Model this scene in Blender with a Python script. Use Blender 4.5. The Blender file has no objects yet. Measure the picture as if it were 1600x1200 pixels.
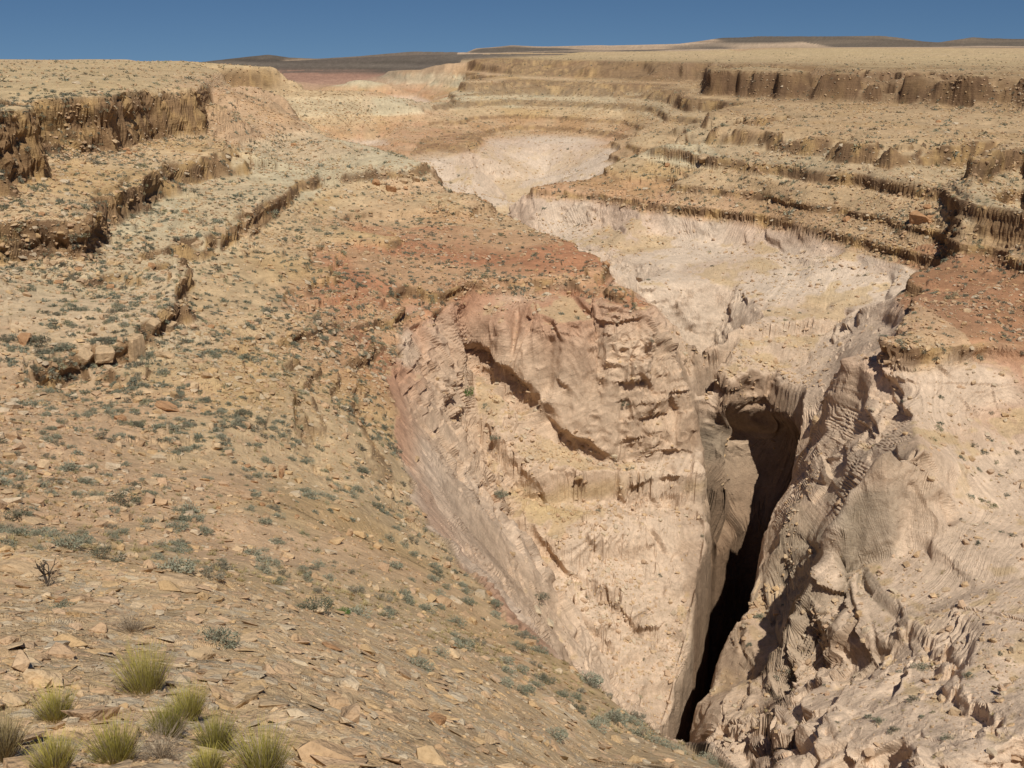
import bpy, bmesh, math, random, time
import numpy as np
from mathutils import Vector, geometry, noise as mnoise
T0 = time.time()
random.seed(7); RNG = np.random.default_rng(11)
scene = bpy.context.scene
COL = scene.collection

# ------------------------------------------------------------------ camera
F = 1504.0                                   # focal length in photo pixels (1600 wide)
PITCH = math.atan((600 - 74) / F)
cam = bpy.data.cameras.new('camera'); camo = bpy.data.objects.new('camera', cam); COL.objects.link(camo)
cam.sensor_width = 36.0; cam.lens = 36.0 * F / 1600.0
cam.clip_start = 0.1; cam.clip_end = 30000
camo.location = (0, 0, 0); camo.rotation_euler = (math.pi / 2 - PITCH, 0, 0)
scene.camera = camo
# ------------------------------------------------------------------ light
SUN_EL = math.radians(60); SUN_AZ = math.radians(163)   # azimuth from +Y, clockwise: sun stands high behind the camera, a little to the right
world = bpy.data.worlds.new('World'); scene.world = world; world.use_nodes = True
nt = world.node_tree; nt.nodes.clear()
out = nt.nodes.new('ShaderNodeOutputWorld'); bg = nt.nodes.new('ShaderNodeBackground'); sky = nt.nodes.new('ShaderNodeTexSky')
sky.sky_type = 'NISHITA'; sky.sun_disc = False; sky.sun_elevation = SUN_EL; sky.sun_rotation = SUN_AZ
sky.altitude = 2500; sky.air_density = 1.0; sky.dust_density = 0.2; sky.ozone_density = 3.4
bg.inputs['Strength'].default_value = 0.058
tcw = nt.nodes.new('ShaderNodeTexCoord'); mpw = nt.nodes.new('ShaderNodeVectorMath'); mpw.operation = 'ADD'; mpw.inputs[1].default_value = (0, 0, .12)
nrm = nt.nodes.new('ShaderNodeVectorMath'); nrm.operation = 'NORMALIZE'      # a dry, deep blue sky without a pale horizon
nt.links.new(tcw.outputs['Generated'], mpw.inputs[0]); nt.links.new(mpw.outputs[0], nrm.inputs[0]); nt.links.new(nrm.outputs[0], sky.inputs[0])
hs = nt.nodes.new('ShaderNodeHueSaturation'); hs.inputs['Saturation'].default_value = 1.15
nt.links.new(sky.outputs[0], hs.inputs['Color']); nt.links.new(hs.outputs[0], bg.inputs[0]); nt.links.new(bg.outputs[0], out.inputs[0])
sl = bpy.data.lights.new('sun', 'SUN'); sl.energy = 4.9; sl.angle = math.radians(0.5); sl.color = (1.0, 0.93, 0.82)
so = bpy.data.objects.new('sun', sl); COL.objects.link(so)
sd = Vector((math.cos(SUN_EL) * math.sin(SUN_AZ), math.cos(SUN_EL) * math.cos(SUN_AZ), math.sin(SUN_EL)))
so.rotation_euler = sd.to_track_quat('Z', 'Y').to_euler()
so.location = (20, -60, 90)
scene.view_settings.view_transform = 'Standard'; scene.view_settings.look = 'None'
scene.view_settings.exposure = -0.12; scene.view_settings.gamma = 1.0
scene.render.engine = 'CYCLES'
scene.cycles.max_bounces = 5

# ------------------------------------------------------------------ numpy noise
def _h(ix, iy, iz, seed):
    h = (ix.astype(np.uint32) * np.uint32(374761393) + iy.astype(np.uint32) * np.uint32(668265263)
         + iz * np.uint32(2147483647 - 7) + np.uint32((seed * 974634777) & 0xffffffff))
    h = (h ^ (h >> np.uint32(13))) * np.uint32(1274126177)
    h = h ^ (h >> np.uint32(16))
    return (h & np.uint32(0xffffff)).astype(np.float32) / np.float32(0x7fffff) - 1.0
def vn2(x, y, seed=0):
    xi = np.floor(x); yi = np.floor(y); fx = (x - xi).astype(np.float32); fy = (y - yi).astype(np.float32)
    xi = xi.astype(np.int64); yi = yi.astype(np.int64); z = np.uint32(0)
    ux = fx * fx * (3 - 2 * fx); uy = fy * fy * (3 - 2 * fy)
    a = _h(xi, yi, z, seed); b = _h(xi + 1, yi, z, seed); c = _h(xi, yi + 1, z, seed); d = _h(xi + 1, yi + 1, z, seed)
    return (a + (b - a) * ux) * (1 - uy) + (c + (d - c) * ux) * uy
def vn3(x, y, z, seed=0):
    xi = np.floor(x); yi = np.floor(y); zi = np.floor(z)
    fx = (x - xi).astype(np.float32); fy = (y - yi).astype(np.float32); fz = (z - zi).astype(np.float32)
    xi = xi.astype(np.int64); yi = yi.astype(np.int64); zi = zi.astype(np.int64)
    ux = fx * fx * (3 - 2 * fx); uy = fy * fy * (3 - 2 * fy); uz = fz * fz * (3 - 2 * fz)
    r = []
    for k in (0, 1):
        zz = (zi + k).astype(np.uint32)
        a = _h(xi, yi, zz, seed); b = _h(xi + 1, yi, zz, seed); c = _h(xi, yi + 1, zz, seed); d = _h(xi + 1, yi + 1, zz, seed)
        r.append((a + (b - a) * ux) * (1 - uy) + (c + (d - c) * ux) * uy)
    return r[0] + (r[1] - r[0]) * uz
def cell2(x, y, seed=0):
    """voronoi: returns (cell value, f1, f2-f1)"""
    xi = np.floor(x).astype(np.int64); yi = np.floor(y).astype(np.int64); z = np.uint32(0)
    f1 = np.full(x.shape, 9.0, np.float32); f2 = f1.copy(); val = np.zeros(x.shape, np.float32)
    for dx in (-1, 0, 1):
        for dy in (-1, 0, 1):
            cx = xi + dx; cy = yi + dy
            px = cx + 0.5 + 0.45 * _h(cx, cy, z, seed); py = cy + 0.5 + 0.45 * _h(cx, cy, z, seed + 1)
            d = np.hypot(x - px, y - py).astype(np.float32)
            v = _h(cx, cy, z, seed + 2)
            m = d < f1
            f2 = np.where(m, f1, np.minimum(f2, d)); val = np.where(m, v, val); f1 = np.where(m, d, f1)
    return val, f1, f2 - f1
def sstep(a, b, x):
    t = np.clip((x - a) / (b - a), 0, 1); return t * t * (3 - 2 * t)
def blur(a, s, axis):
    k = int(3 * s) + 1; w = np.exp(-0.5 * (np.arange(-k, k + 1) / s) ** 2); w /= w.sum()
    pad = [(0, 0), (0, 0)]; pad[axis] = (k, k)
    p = np.pad(a, pad, mode='edge'); o = np.zeros_like(a); n = a.shape[axis]
    for i, ww in enumerate(w):
        o += ww * (p[i:i + n] if axis == 0 else p[:, i:i + n])
    return o

# ------------------------------------------------------------------ surveyed points of the canyon
CP, SP = math.cos(PITCH), math.sin(PITCH)
def ray(px, py):
    x = (px - 800) / F; y = (600 - py) / F
    return x, CP + y * SP, -SP + y * CP          # forward = +Y
def P(px, py, z):                                # a bed of known elevation
    x, y, w = ray(px, py); t = z / w
    return (x * t, y * t, z)
def Q(px, py, Y):                                # a spot of known distance
    x, y, w = ray(px, py); t = Y / y
    return (x * t, Y, w * t)
def W(x, y, z): return (x, y, z)
LAY = [(-9.0, -19.0, .07), (-21.0, -25.5, .10), (-27.5, -29.8, .12), (-33.8, -35.2, .16), (-38.0, -39.8, .14)]
zk = [400.0, LAY[0][0]]; sk = [400.0 - LAY[0][0], 0.0]
_s = 0.0
for i, (a, b, c) in enumerate(LAY):
    _s -= (a - b) * c; zk.append(b); sk.append(_s)
    nx = LAY[i + 1][0] if i + 1 < len(LAY) else -400.0
    _s -= (b - nx); zk.append(nx); sk.append(_s)
zk = np.array(zk[::-1]); sk = np.array(sk[::-1])
def z2s(z): return np.interp(z, zk, sk)
def s2z(s): return np.interp(s, sk, zk)
PTS = []; LINES = []
def pts(*l): PTS.extend(l)
def line(l):
    n = len(PTS); PTS.extend(l); LINES.extend([(n + i, n + i + 1) for i in range(len(l) - 1)])
def cliff(l, dz, off):
    """rim line plus its foot, offset to the right-hand side of the walking direction"""
    line(l); foot = []
    for i, p in enumerate(l):
        a = l[max(i - 1, 0)]; b = l[min(i + 1, len(l) - 1)]
        dx, dy = b[0] - a[0], b[1] - a[1]; n = math.hypot(dx, dy) + 1e-6
        d = dz[i] if isinstance(dz, (list, tuple)) else dz
        foot.append((p[0] + dy / n * off, p[1] - dx / n * off, p[2] - d))
    line(foot)

# -- left caprock
L1 = [W(-125, 0, -9), W(-108, 50, -9), W(-90, 95, -9)] + [P(x, y, -9) for x, y in ((-60, 190), (0, 178), (67, 165), (101, 157), (135, 157), (189, 148), (230, 142), (307, 138), (314, 132), (326, 124), (397, 123))]
cliff(L1, [10.0] * (len(L1) - 3) + [6, 2.2, 2.2], 0.9)
pts(P(-200, 100, -5), P(0, 98, -5), P(140, 93, -5), P(290, 95, -6), P(325, 107, -7.5), W(-200, 500, -14), W(-90, 480, -16), W(-300, 900, -14),
    P(100, 125, -6.5), P(250, 115, -7), W(-200, 100, -6), W(-400, 200, -6), W(-200, -50, -5), W(-400, -100, -5))
pts(P(440, 141, -12.5), W(-64, 338, -36), P(444, 168, -17), P(440, 182, -20), P(325, 150, -11.5), P(335, 172, -16), P(360, 145, -12), P(470, 190, -21), P(500, 206, -22.5), P(540, 226, -23.5),
    W(-75, 430, -46), W(-72, 380, -46), P(400, 200, -20.5))
# -- left ledge 2
L2 = [W(-105, 40, -21), W(-82, 90, -21)] + [P(x, y, -21) for x, y in ((-40, 362), (0, 354), (84, 347), (125, 340), (162, 316), (192, 296), (236, 279), (256, 256), (300, 250), (337, 246), (391, 236))]
cliff(L2, 4.5, 0.9)
pts(P(480, 215, -23.6), P(440, 235, -25), P(600, 240, -26), P(560, 235, -25))
# -- ledge 3
L3 = [P(x, y, -27.5) for x, y in ((60, 575), (101, 558), (142, 540), (186, 532), (229, 500), (262, 482), (280, 425), (294, 378), (314, 374), (358, 350), (405, 320), (449, 294), (500, 272), (557, 267), (641, 262), (668, 254))]
cliff(L3, 2.3, 0.9)
# -- bench behind
L4 = [P(x, y, -33.8) for x, y in ((530, 337), (597, 330), (665, 327), (732, 326), (760, 322))]
cliff(L4, 1.6, 0.9)
pts(P(600, 300, -32.2), P(700, 300, -33), P(600, 380, -36), P(700, 380, -37.2), P(820, 390, -37.6), P(880, 405, -37.8), P(740, 410, -37.8), P(640, 440, -37.4),
    P(500, 420, -33.6), P(540, 500, -34.5), P(580, 440, -36), P(420, 420, -32.8), P(440, 360, -32.6))
# -- bench rim (walking so that the drop is on the right hand)
BR = [P(x, y, -38) for x, y in ((628, 481), (672, 467), (692, 455), (732, 440), (749, 431), (813, 438), (867, 431), (935, 424), (950, 414), (921, 392), (844, 364), (790, 338))]
cliff(BR, 1.8, 0.8)
# its far side falls to the drainage behind
pts(W(24, 186, -64), W(17, 215, -66), W(5, 242, -66), W(-6, 266, -66), W(-22, 300, -64), W(34, 172, -66))
pts(P(780, 331, -35.5), P(730, 296, -31.8), P(672, 258, -29.2), W(-20, 262, -30))
# -- wall under the bench
pts(Q(735, 500, 158), Q(737, 560, 157), Q(722, 470, 158.5), Q(690, 480, 154), Q(715, 530, 153))
pts(Q(780, 500, 154.2), Q(850, 500, 152), Q(910, 500, 152), Q(800, 560, 152.5), Q(880, 560, 149), Q(930, 500, 154.5), Q(935, 570, 152), Q(900, 640, 148), Q(950, 640, 147))
pts(Q(955, 500, 151.5), Q(1000, 480, 153.5), Q(1000, 560, 149.5), Q(1000, 640, 148), Q(960, 445, 156))
line([Q(985, 440, 160), Q(1019, 462, 158), Q(1040, 500, 156), Q(1063, 570, 152.5), Q(1083, 640, 150), Q(1094, 700, 148)])
line([Q(745, 575, 155.5), Q(785, 612, 151.5), Q(822, 650, 149), Q(870, 690, 147.2), Q(945, 722, 145.5), Q(1010, 712, 147), Q(1075, 715, 147)])   # foot of the wall
line([Q(770, 660, 144), Q(790, 700, 141), Q(824, 728, 139.5), Q(900, 742, 139.5), Q(948, 732, 141.5), Q(985, 746, 141.5), Q(1040, 745, 143), Q(1090, 742, 144)])  # yellow lip
line([Q(772, 690, 140.6), Q(826, 748, 138.5), Q(901, 768, 138), Q(950, 756, 140), Q(985, 772, 140.2), Q(1040, 768, 141.8), Q(1098, 772, 142.4)])
line([Q(790, 790, 131.5), Q(840, 805, 131), Q(888, 852, 127), Q(918, 838, 129), Q(1000, 828, 132), Q(1060, 815, 135)])   # second lip
line([Q(795, 815, 130), Q(842, 830, 129.6), Q(888, 880, 125.8), Q(930, 868, 127), Q(1000, 855, 130.5), Q(1060, 838, 134)])
pts(Q(860, 780, 134.5), Q(930, 790, 134.5), Q(1000, 790, 136.5), Q(1060, 790, 138))
pts(Q(860, 900, 122.5), Q(950, 910, 122.5), Q(1030, 900, 126.5), Q(900, 960, 118), Q(980, 990, 117), Q(1040, 980, 120), Q(950, 1040, 112), Q(1010, 1060, 111.5))
line([Q(1096, 760, 143), Q(1112, 805, 137), Q(1102, 880, 129), Q(1088, 950, 121), Q(1070, 1030, 114), Q(1054, 1105, 108), Q(1042, 1140, 105)])  # slot, left lip
line([W(40, 155, -104), W(37, 138, -120), W(35, 128, -124), W(31, 118, -124), W(25.5, 110, -124), W(21.5, 103.5, -122), W(20.5, 98, -112), W(19, 90, -92)])            # slot floor
line([Q(1259, 717, 140), Q(1235, 744, 136), Q(1219, 784, 131), Q(1196, 835, 126), Q(1184, 870, 122), Q(1176, 912, 116), Q(1146, 968, 111), Q(1128, 1016, 107), Q(1117, 1056, 103.5), Q(1088, 1102, 99.5), Q(1058, 1132, 97.5)])  # slot, right lip
# -- gully between the near slope and the bench wall
line([Q(735, 590, 155), Q(745, 640, 148.5), Q(758, 700, 141.5), Q(782, 780, 126), Q(815, 860, 113), Q(838, 950, 102), Q(880, 1020, 99.5), Q(960, 1085, 101), Q(1040, 1137, 103)])
# -- rim of the near slope and the white wall under it
RIM = ([P(640, 492, -41.4), Q(618, 540, 133), Q(606, 595, 120), Q(622, 700, 100), Q(652, 790, 83), Q(716, 880, 67), Q(800, 968, 54), Q(840, 1010, 48.5), Q(905, 1052, 44.5), Q(1000, 1112, 40), Q(1060, 1150, 37.5), Q(1130, 1184, 35), Q(1210, 1222, 33)]); line(RIM)
pts(Q(670, 530, 146), Q(700, 580, 146), Q(715, 600, 149), Q(655, 620, 128), Q(700, 660, 136), Q(668, 700, 112), Q(720, 760, 122), Q(740, 700, 133), Q(690, 800, 94), Q(745, 850, 94), Q(790, 900, 91),
    Q(770, 920, 80), Q(812, 965, 84))
pts(W(16, 44, -46), W(20, 38, -42), W(26, 32, -41))
pts(W(6, 84, -62), W(12, 74, -62), W(18, 66, -62), W(26, 60, -62), W(34, 52, -58), W(20, 80, -80))
# -- right of the slot: lower humps
line([Q(1188, 898, 117), Q(1200, 940, 112), Q(1215, 985, 106), Q(1232, 1040, 98)])
pts(Q(1160, 1000, 105.5), Q(1250, 960, 104), Q(1300, 1000, 96), Q(1240, 905, 112), Q(1300, 1040, 88), Q(1180, 1060, 93), Q(1130, 1095, 92), Q(1250, 1065, 88), Q(1350, 1075, 76))
pts(Q(1100, 1150, 85), Q(1200, 1120, 80), Q(1200, 1165, 75), Q(1300, 1140, 68), Q(1300, 1190, 64), Q(1400, 1150, 63), Q(1450, 1195, 55), Q(1240, 1230, 62))
# -- domes
line([Q(1440, 702, 101), Q(1380, 688, 98), Q(1345, 735, 98.5), Q(1316, 800, 97.5), Q(1300, 860, 96.5)])
pts(Q(1400, 720, 100.5), Q(1460, 735, 99), Q(1380, 760, 101), Q(1420, 800, 98), Q(1340, 880, 97), Q(1290, 770, 116), Q(1262, 850, 112.5), Q(1240, 800, 118),
    Q(1335, 705, 116), Q(1290, 720, 125), Q(1360, 668, 119), Q(1500, 720, 106), Q(1545, 745, 106), Q(1560, 790, 101), Q(1480, 770, 101), Q(1510, 815, 94), Q(1440, 880, 91), Q(1400, 860, 95))
pts(Q(1330, 905, 94), Q(1400, 950, 86.5), Q(1320, 990, 88), Q(1450, 1000, 78), Q(1400, 1050, 75), Q(1500, 950, 80), Q(1600, 900, 84), Q(1600, 1000, 70), Q(1500, 1080, 66), Q(1590, 1150, 56.5), Q(1540, 1190, 54),
    Q(1700, 1000, 68), Q(1700, 850, 90), Q(1750, 1150, 52), W(75, 30, -48), W(60, 30, -52), W(100, 60, -46), W(50, 20, -44))
line([Q(1400, 540, 122.6), Q(1345, 562, 128), Q(1322, 570, 130), Q(1328, 636, 127), Q(1296, 662, 131), Q(1272, 684, 136)])
pts(Q(1440, 600, 119), Q(1380, 620, 122), Q(1430, 650, 114), Q(1380, 640, 122), Q(1540, 600, 120), Q(1540, 660, 116), Q(1600, 600, 120), Q(1600, 700, 110), Q(1600, 780, 101), Q(1480, 640, 116), Q(1700, 650, 112))
# -- red bench on the right
RB = [P(x, y, -38) for x, y in ((1474, 408), (1440, 425), (1411, 444), (1436, 478), (1424, 505), (1440, 530), (1480, 541), (1540, 531), (1600, 536), (1680, 540))] + [W(110, 115, -38), W(140, 80, -38)]
cliff(RB[::-1][:-1], 1.8, -0.8)
pts(P(1500, 480, -37.4), P(1600, 440, -36.2), P(1560, 410, -35.9), P(1600, 500, -37.6), P(1520, 430, -36.8))
# -- rim of the white cliffs (right middle)
R4 = [P(x, y, -38) for x, y in ((1474, 406), (1400, 388), (1340, 372), (1280, 358), (1190, 338), (1100, 328), (1010, 316), (940, 303), (870, 297), (828, 293), (838, 283), (900, 270), (990, 232))]
R4 = R4[:-3] + [P(822, 291, -38)]
cliff(R4, 1.8, -0.8)
pts(Q(1460, 428, 177), Q(1400, 428, 187), Q(1340, 415, 196), Q(1250, 400, 213), Q(1150, 385, 229), Q(1050, 372, 240), Q(960, 355, 257), Q(880, 350, 266), Q(835, 355, 264), Q(848, 378, 258))
pts(Q(1400, 470, 172), Q(1340, 470, 181), Q(1250, 450, 192), Q(1150, 440, 200), Q(1050, 420, 213), Q(950, 390, 236), Q(1000, 440, 196), Q(1060, 480, 176), Q(1200, 490, 178), Q(1300, 500, 172), Q(1380, 500, 160), Q(1400, 520, 150))
pts(Q(1350, 520, 160), Q(1340, 548, 152), Q(1290, 600, 151), Q(1305, 555, 160), Q(1250, 560, 164), Q(1215, 560, 166), Q(1100, 520, 168), Q(1060, 520, 172), Q(1150, 510, 173),
    Q(1165, 500, 171), Q(1205, 500, 171), Q(1168, 570, 162), Q(1210, 575, 163), Q(1120, 565, 164), Q(1080, 585, 162), Q(1140, 606, 158), Q(1180, 640, 153), Q(1228, 682, 147), Q(1262, 700, 143.5), Q(1240, 620, 154), Q(1270, 650, 147))
pts(Q(1100, 640, 160), Q(1150, 690, 155), Q(1110, 720, 156), Q(1160, 760, 150), Q(1190, 730, 155), Q(1235, 725, 146), Q(1130, 770, 154), Q(1165, 800, 157))
pts(W(36, 165, -78), W(33, 178, -72), W(30, 160, -84))
# -- right slopes
R3 = [P(x, y, -27.5) for x, y in ((1680, 350), (1600, 335), (1520, 322), (1480, 300), (1450, 290), (1350, 276), (1250, 266), (1110, 246), (1050, 235), (990, 228))]
cliff(R3, 2.3, -1.0)
pts(P(1500, 380, -33.6), P(1350, 340, -34.5), P(1200, 310, -34.6), P(1050, 285, -34.8), P(920, 280, -36.5), P(1600, 390, -34), P(980, 250, -32.8))
R2 = [P(x, y, -21) for x, y in ((1680, 285), (1600, 272), (1520, 254), (1450, 240), (1380, 228), (1300, 218), (1200, 207), (1100, 198), (1050, 196))]
cliff(R2, 3.8, -1.0)
R1 = [W(300, 200, -9), W(230, 270, -9)] + [P(x, y, -9) for x, y in ((1600, 119), (1520, 118), (1440, 116), (1330, 114), (1220, 112), (1105, 109), (1104, 99), (1175, 83))]
cliff(R1, 9.6, -1.0)
pts(P(1500, 200, -20.4), P(1300, 180, -20.2), P(1120, 170, -20.2), P(1600, 210, -20), W(260, 190, -22), W(240, 150, -29), W(260, 90, -38), W(400, 100, -9), W(500, 300, -8))
# -- back tiers
RK = [Q(x, y, 640) for x, y in ((1175, 83), (1090, 84), (1000, 84), (900, 86), (840, 87))]
RK = [(a, b, -9.0 + 0 * c) for a, b, c in [P(x, y + 4, -9) for x, y in ((1175, 80), (1090, 82), (1000, 83), (900, 83), (842, 84))]]
cliff(RK[1:], 10, -6)
pts(W(0, 760, -16), W(-25, 640, -16), P(735, 92, -9.6), P(790, 91, -9.4), P(740, 103, -16))
pts(*[P(x, y, -21) for x, y in ((730, 136), (800, 134), (900, 135), (1000, 138), (1060, 148))])
pts(*[P(x, y + 4, -26) for x, y in ((730, 142), (800, 140), (900, 142), (1000, 145), (1040, 165))])
pts(*[P(x, y, -27.5) for x, y in ((650, 168), (720, 160), (800, 156), (900, 160), (1000, 166), (1040, 176))])
pts(*[P(x, y + 5, -33) for x, y in ((640, 182), (720, 176), (800, 172), (900, 176), (980, 180), (1000, 200))])
B5 = [P(x, y, -38) for x, y in ((990, 214), (960, 207), (860, 198), (800, 196), (760, 205), (735, 229), (690, 226), (620, 224), (553, 226))]
cliff(B5, 1.8, -1.0)
pts(Q(960, 222, 418), Q(900, 230, 436), Q(860, 225, 452), Q(780, 235, 432), Q(740, 255, 372), Q(680, 250, 376), Q(600, 240, 386), Q(850, 280, 420), Q(930, 262, 392), Q(770, 290, 392), Q(800, 312, 372), Q(840, 325, 340), Q(700, 285, 362), Q(985, 222, 368), Q(980, 250, 345), Q(900, 300, 350), Q(730, 300, 345))
pts(Q(760, 330, 330), Q(820, 345, 315), W(-15, 335, -66), W(10, 300, -68))
# -- far centre
pts(*[P(x, y, -38) for x, y in ((470, 152), (560, 150), (640, 148), (672, 146))])
pts(*[P(x, y, -43) for x, y in ((470, 162), (560, 160), (640, 158))])
pts(P(500, 185, -52), P(560, 200, -52), P(640, 182, -46), P(530, 215, -50), P(470, 175, -50), P(450, 150, -40))
pts(P(560, 140, -36), P(640, 138, -34), P(700, 135, -32), P(700, 112, -22), P(600, 112, -22), P(640, 100, -14), P(560, 118, -22), P(690, 101, -14))
line([Q(300, 97, 1500), Q(345, 92, 1550), Q(420, 84, 1550), Q(450, 88, 1600), Q(500, 90, 1700), Q(560, 86, 1700), Q(640, 79, 1700), Q(694, 79, 1700)])
line([Q(320, 102, 1440), Q(345, 98, 1500), Q(420, 90, 1480), Q(450, 97, 1530), Q(500, 97, 1640), Q(560, 93, 1640), Q(640, 86, 1640), Q(700, 87, 1640)])
pts(Q(330, 125, 1100), Q(400, 118, 1200), Q(480, 118, 1200), Q(560, 112, 1200), Q(660, 108, 1100), Q(440, 135, 900), Q(520, 132, 950))
pts(Q(430, 96, 1350), Q(430, 110, 1180))
line([Q(708, 88, 1800), Q(740, 75, 1900), Q(800, 69, 2000), Q(860, 72, 2000), Q(940, 70, 2000), Q(1060, 67, 2000), Q(1130, 57, 2100), Q(1180, 54, 2100), Q(1290, 54, 2100), Q(1383, 53, 2100), Q(1390, 58, 2090), Q(1430, 69, 2080), Q(1486, 69, 2200), Q(1512, 61, 2200), Q(1522, 55, 2200), Q(1548, 56, 2200), Q(1562, 62, 2200), Q(1600, 60, 2300), Q(1700, 60, 2300)])
line([Q(706, 97, 1750), Q(800, 80, 1700), Q(900, 79, 1650), Q(1060, 76, 1600), Q(1180, 74, 1500), Q(1290, 73.6, 1500), Q(1383, 73.2, 1500), Q(1450, 73.4, 1500), Q(1530, 73.2, 1600), Q(1600, 73, 1600), Q(1700, 73, 1600)])
line([Q(1190, 60, 2060), Q(1290, 60.5, 2060), Q(1380, 60.5, 2060)])
pts(Q(750, 84, 1300), Q(900, 80.5, 1100), Q(1100, 78, 1000), Q(1300, 77, 1000), Q(1500, 77, 1000))
# the land falls away behind the far mesas
for a, Yb in ((300, 1700), (345, 1720), (420, 1720), (500, 1850), (560, 1850), (640, 1850), (700, 1850), (720, 2050), (760, 2150), (860, 2200), (960, 2200), (1060, 2200), (1180, 2350), (1290, 2350), (1385, 2350), (1430, 2400), (1500, 2450), (1600, 2500)):
    PTS.append(Q(a, 150, Yb))
# -- near hill
pts(W(0, 0, -1.75), W(-8, 0, -1.6), W(8, 0, -3.2), W(0, -12, -0.5), W(-30, -10, -3), W(-60, -5, -6), W(0, -80, -2), W(60, -60, -10), W(40, -10, -16), W(20, 8, -12), W(35, 15, -30), W(-30, 10, -7), W(0, 2, -2.7))
pts(Q(0, 1195, 7), Q(300, 1195, 7.6), Q(600, 1195, 9.6), Q(760, 1195, 13), Q(880, 1200, 18))
pts(Q(0, 1050, 11.5), Q(200, 1050, 12.3), Q(400, 1060, 13), Q(600, 1060, 17.5), Q(-150, 1100, 10))
line([Q(-100, 860, 26), Q(40, 850, 27), Q(160, 862, 26), Q(330, 900, 24), Q(460, 935, 23), Q(560, 985, 22.5), Q(700, 1058, 22), Q(800, 1110, 21.5), Q(900, 1180, 21)])
pts(Q(0, 940, 18), Q(200, 960, 17.5), Q(400, 980, 18), Q(0, 900, 22))
pts(Q(170, 820, 42), Q(350, 872, 38), Q(480, 900, 37), Q(600, 960, 36), Q(740, 1040, 33), Q(860, 1120, 31), Q(960, 1190, 29), Q(0, 800, 42), Q(0, 700, 58))
pts(Q(150, 640, 74), Q(0, 600, 78), Q(0, 500, 92), Q(-60, 440, 102), Q(60, 470, 101), Q(60, 540, 88), Q(180, 460, 116), Q(220, 400, 132), Q(300, 700, 68), Q(300, 580, 89), Q(210, 600, 85), Q(450, 640, 88), Q(450, 560, 104), Q(420, 480, 124), Q(380, 420, 140), Q(450, 800, 57),
    Q(560, 800, 66), Q(560, 660, 98), Q(620, 900, 51), Q(720, 980, 46), Q(820, 1060, 39.5), Q(950, 1140, 34.5), Q(350, 520, 108), Q(330, 460, 124), Q(560, 720, 84), Q(640, 860, 64))
pts(W(-60, 30, -11), W(-75, 55, -17), W(-85, 20, -12), W(-62, 66, -24))
# -- the rim of the world
for a in range(0, 360, 30):
    PTS.append((9000 * math.sin(math.radians(a + 7)), 9000 * math.cos(math.radians(a + 7)), -240 if a + 7 > 180 or a == 0 else -80))
pts(W(2500, 2500, -9), W(0, 4500, -120), W(-2500, 2500, -90), W(-900, 1500, -40), W(700, 4500, -60), W(-1500, 800, -20), W(1500, 800, -8), W(1500, -300, -10), W(-1500, -300, -8), W(0, -1500, -10), W(300, -300, -20))

P3 = np.array(PTS)
res = geometry.delaunay_2d_cdt([Vector((float(a), float(b))) for a, b in P3[:, :2]], LINES, [], 0, 1e-4, True)
cv, ce, cf, ov = res[0], res[1], res[2], res[3]
V2 = np.array([[v.x, v.y] for v in cv]); Sin = z2s(P3[:, 2]); S = np.zeros(len(V2)); Zv = np.zeros(len(V2))
for i, o in enumerate(ov):
    if len(o): S[i] = Sin[o[0]]; Zv[i] = P3[o[0], 2]
    else:
        d = np.hypot(*(P3[:, :2] - V2[i]).T); k = np.argsort(d)[:2]; w = 1 / (d[k] + .01); S[i] = (Sin[k] * w).sum() / w.sum(); Zv[i] = (P3[k, 2] * w).sum() / w.sum()

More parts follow.
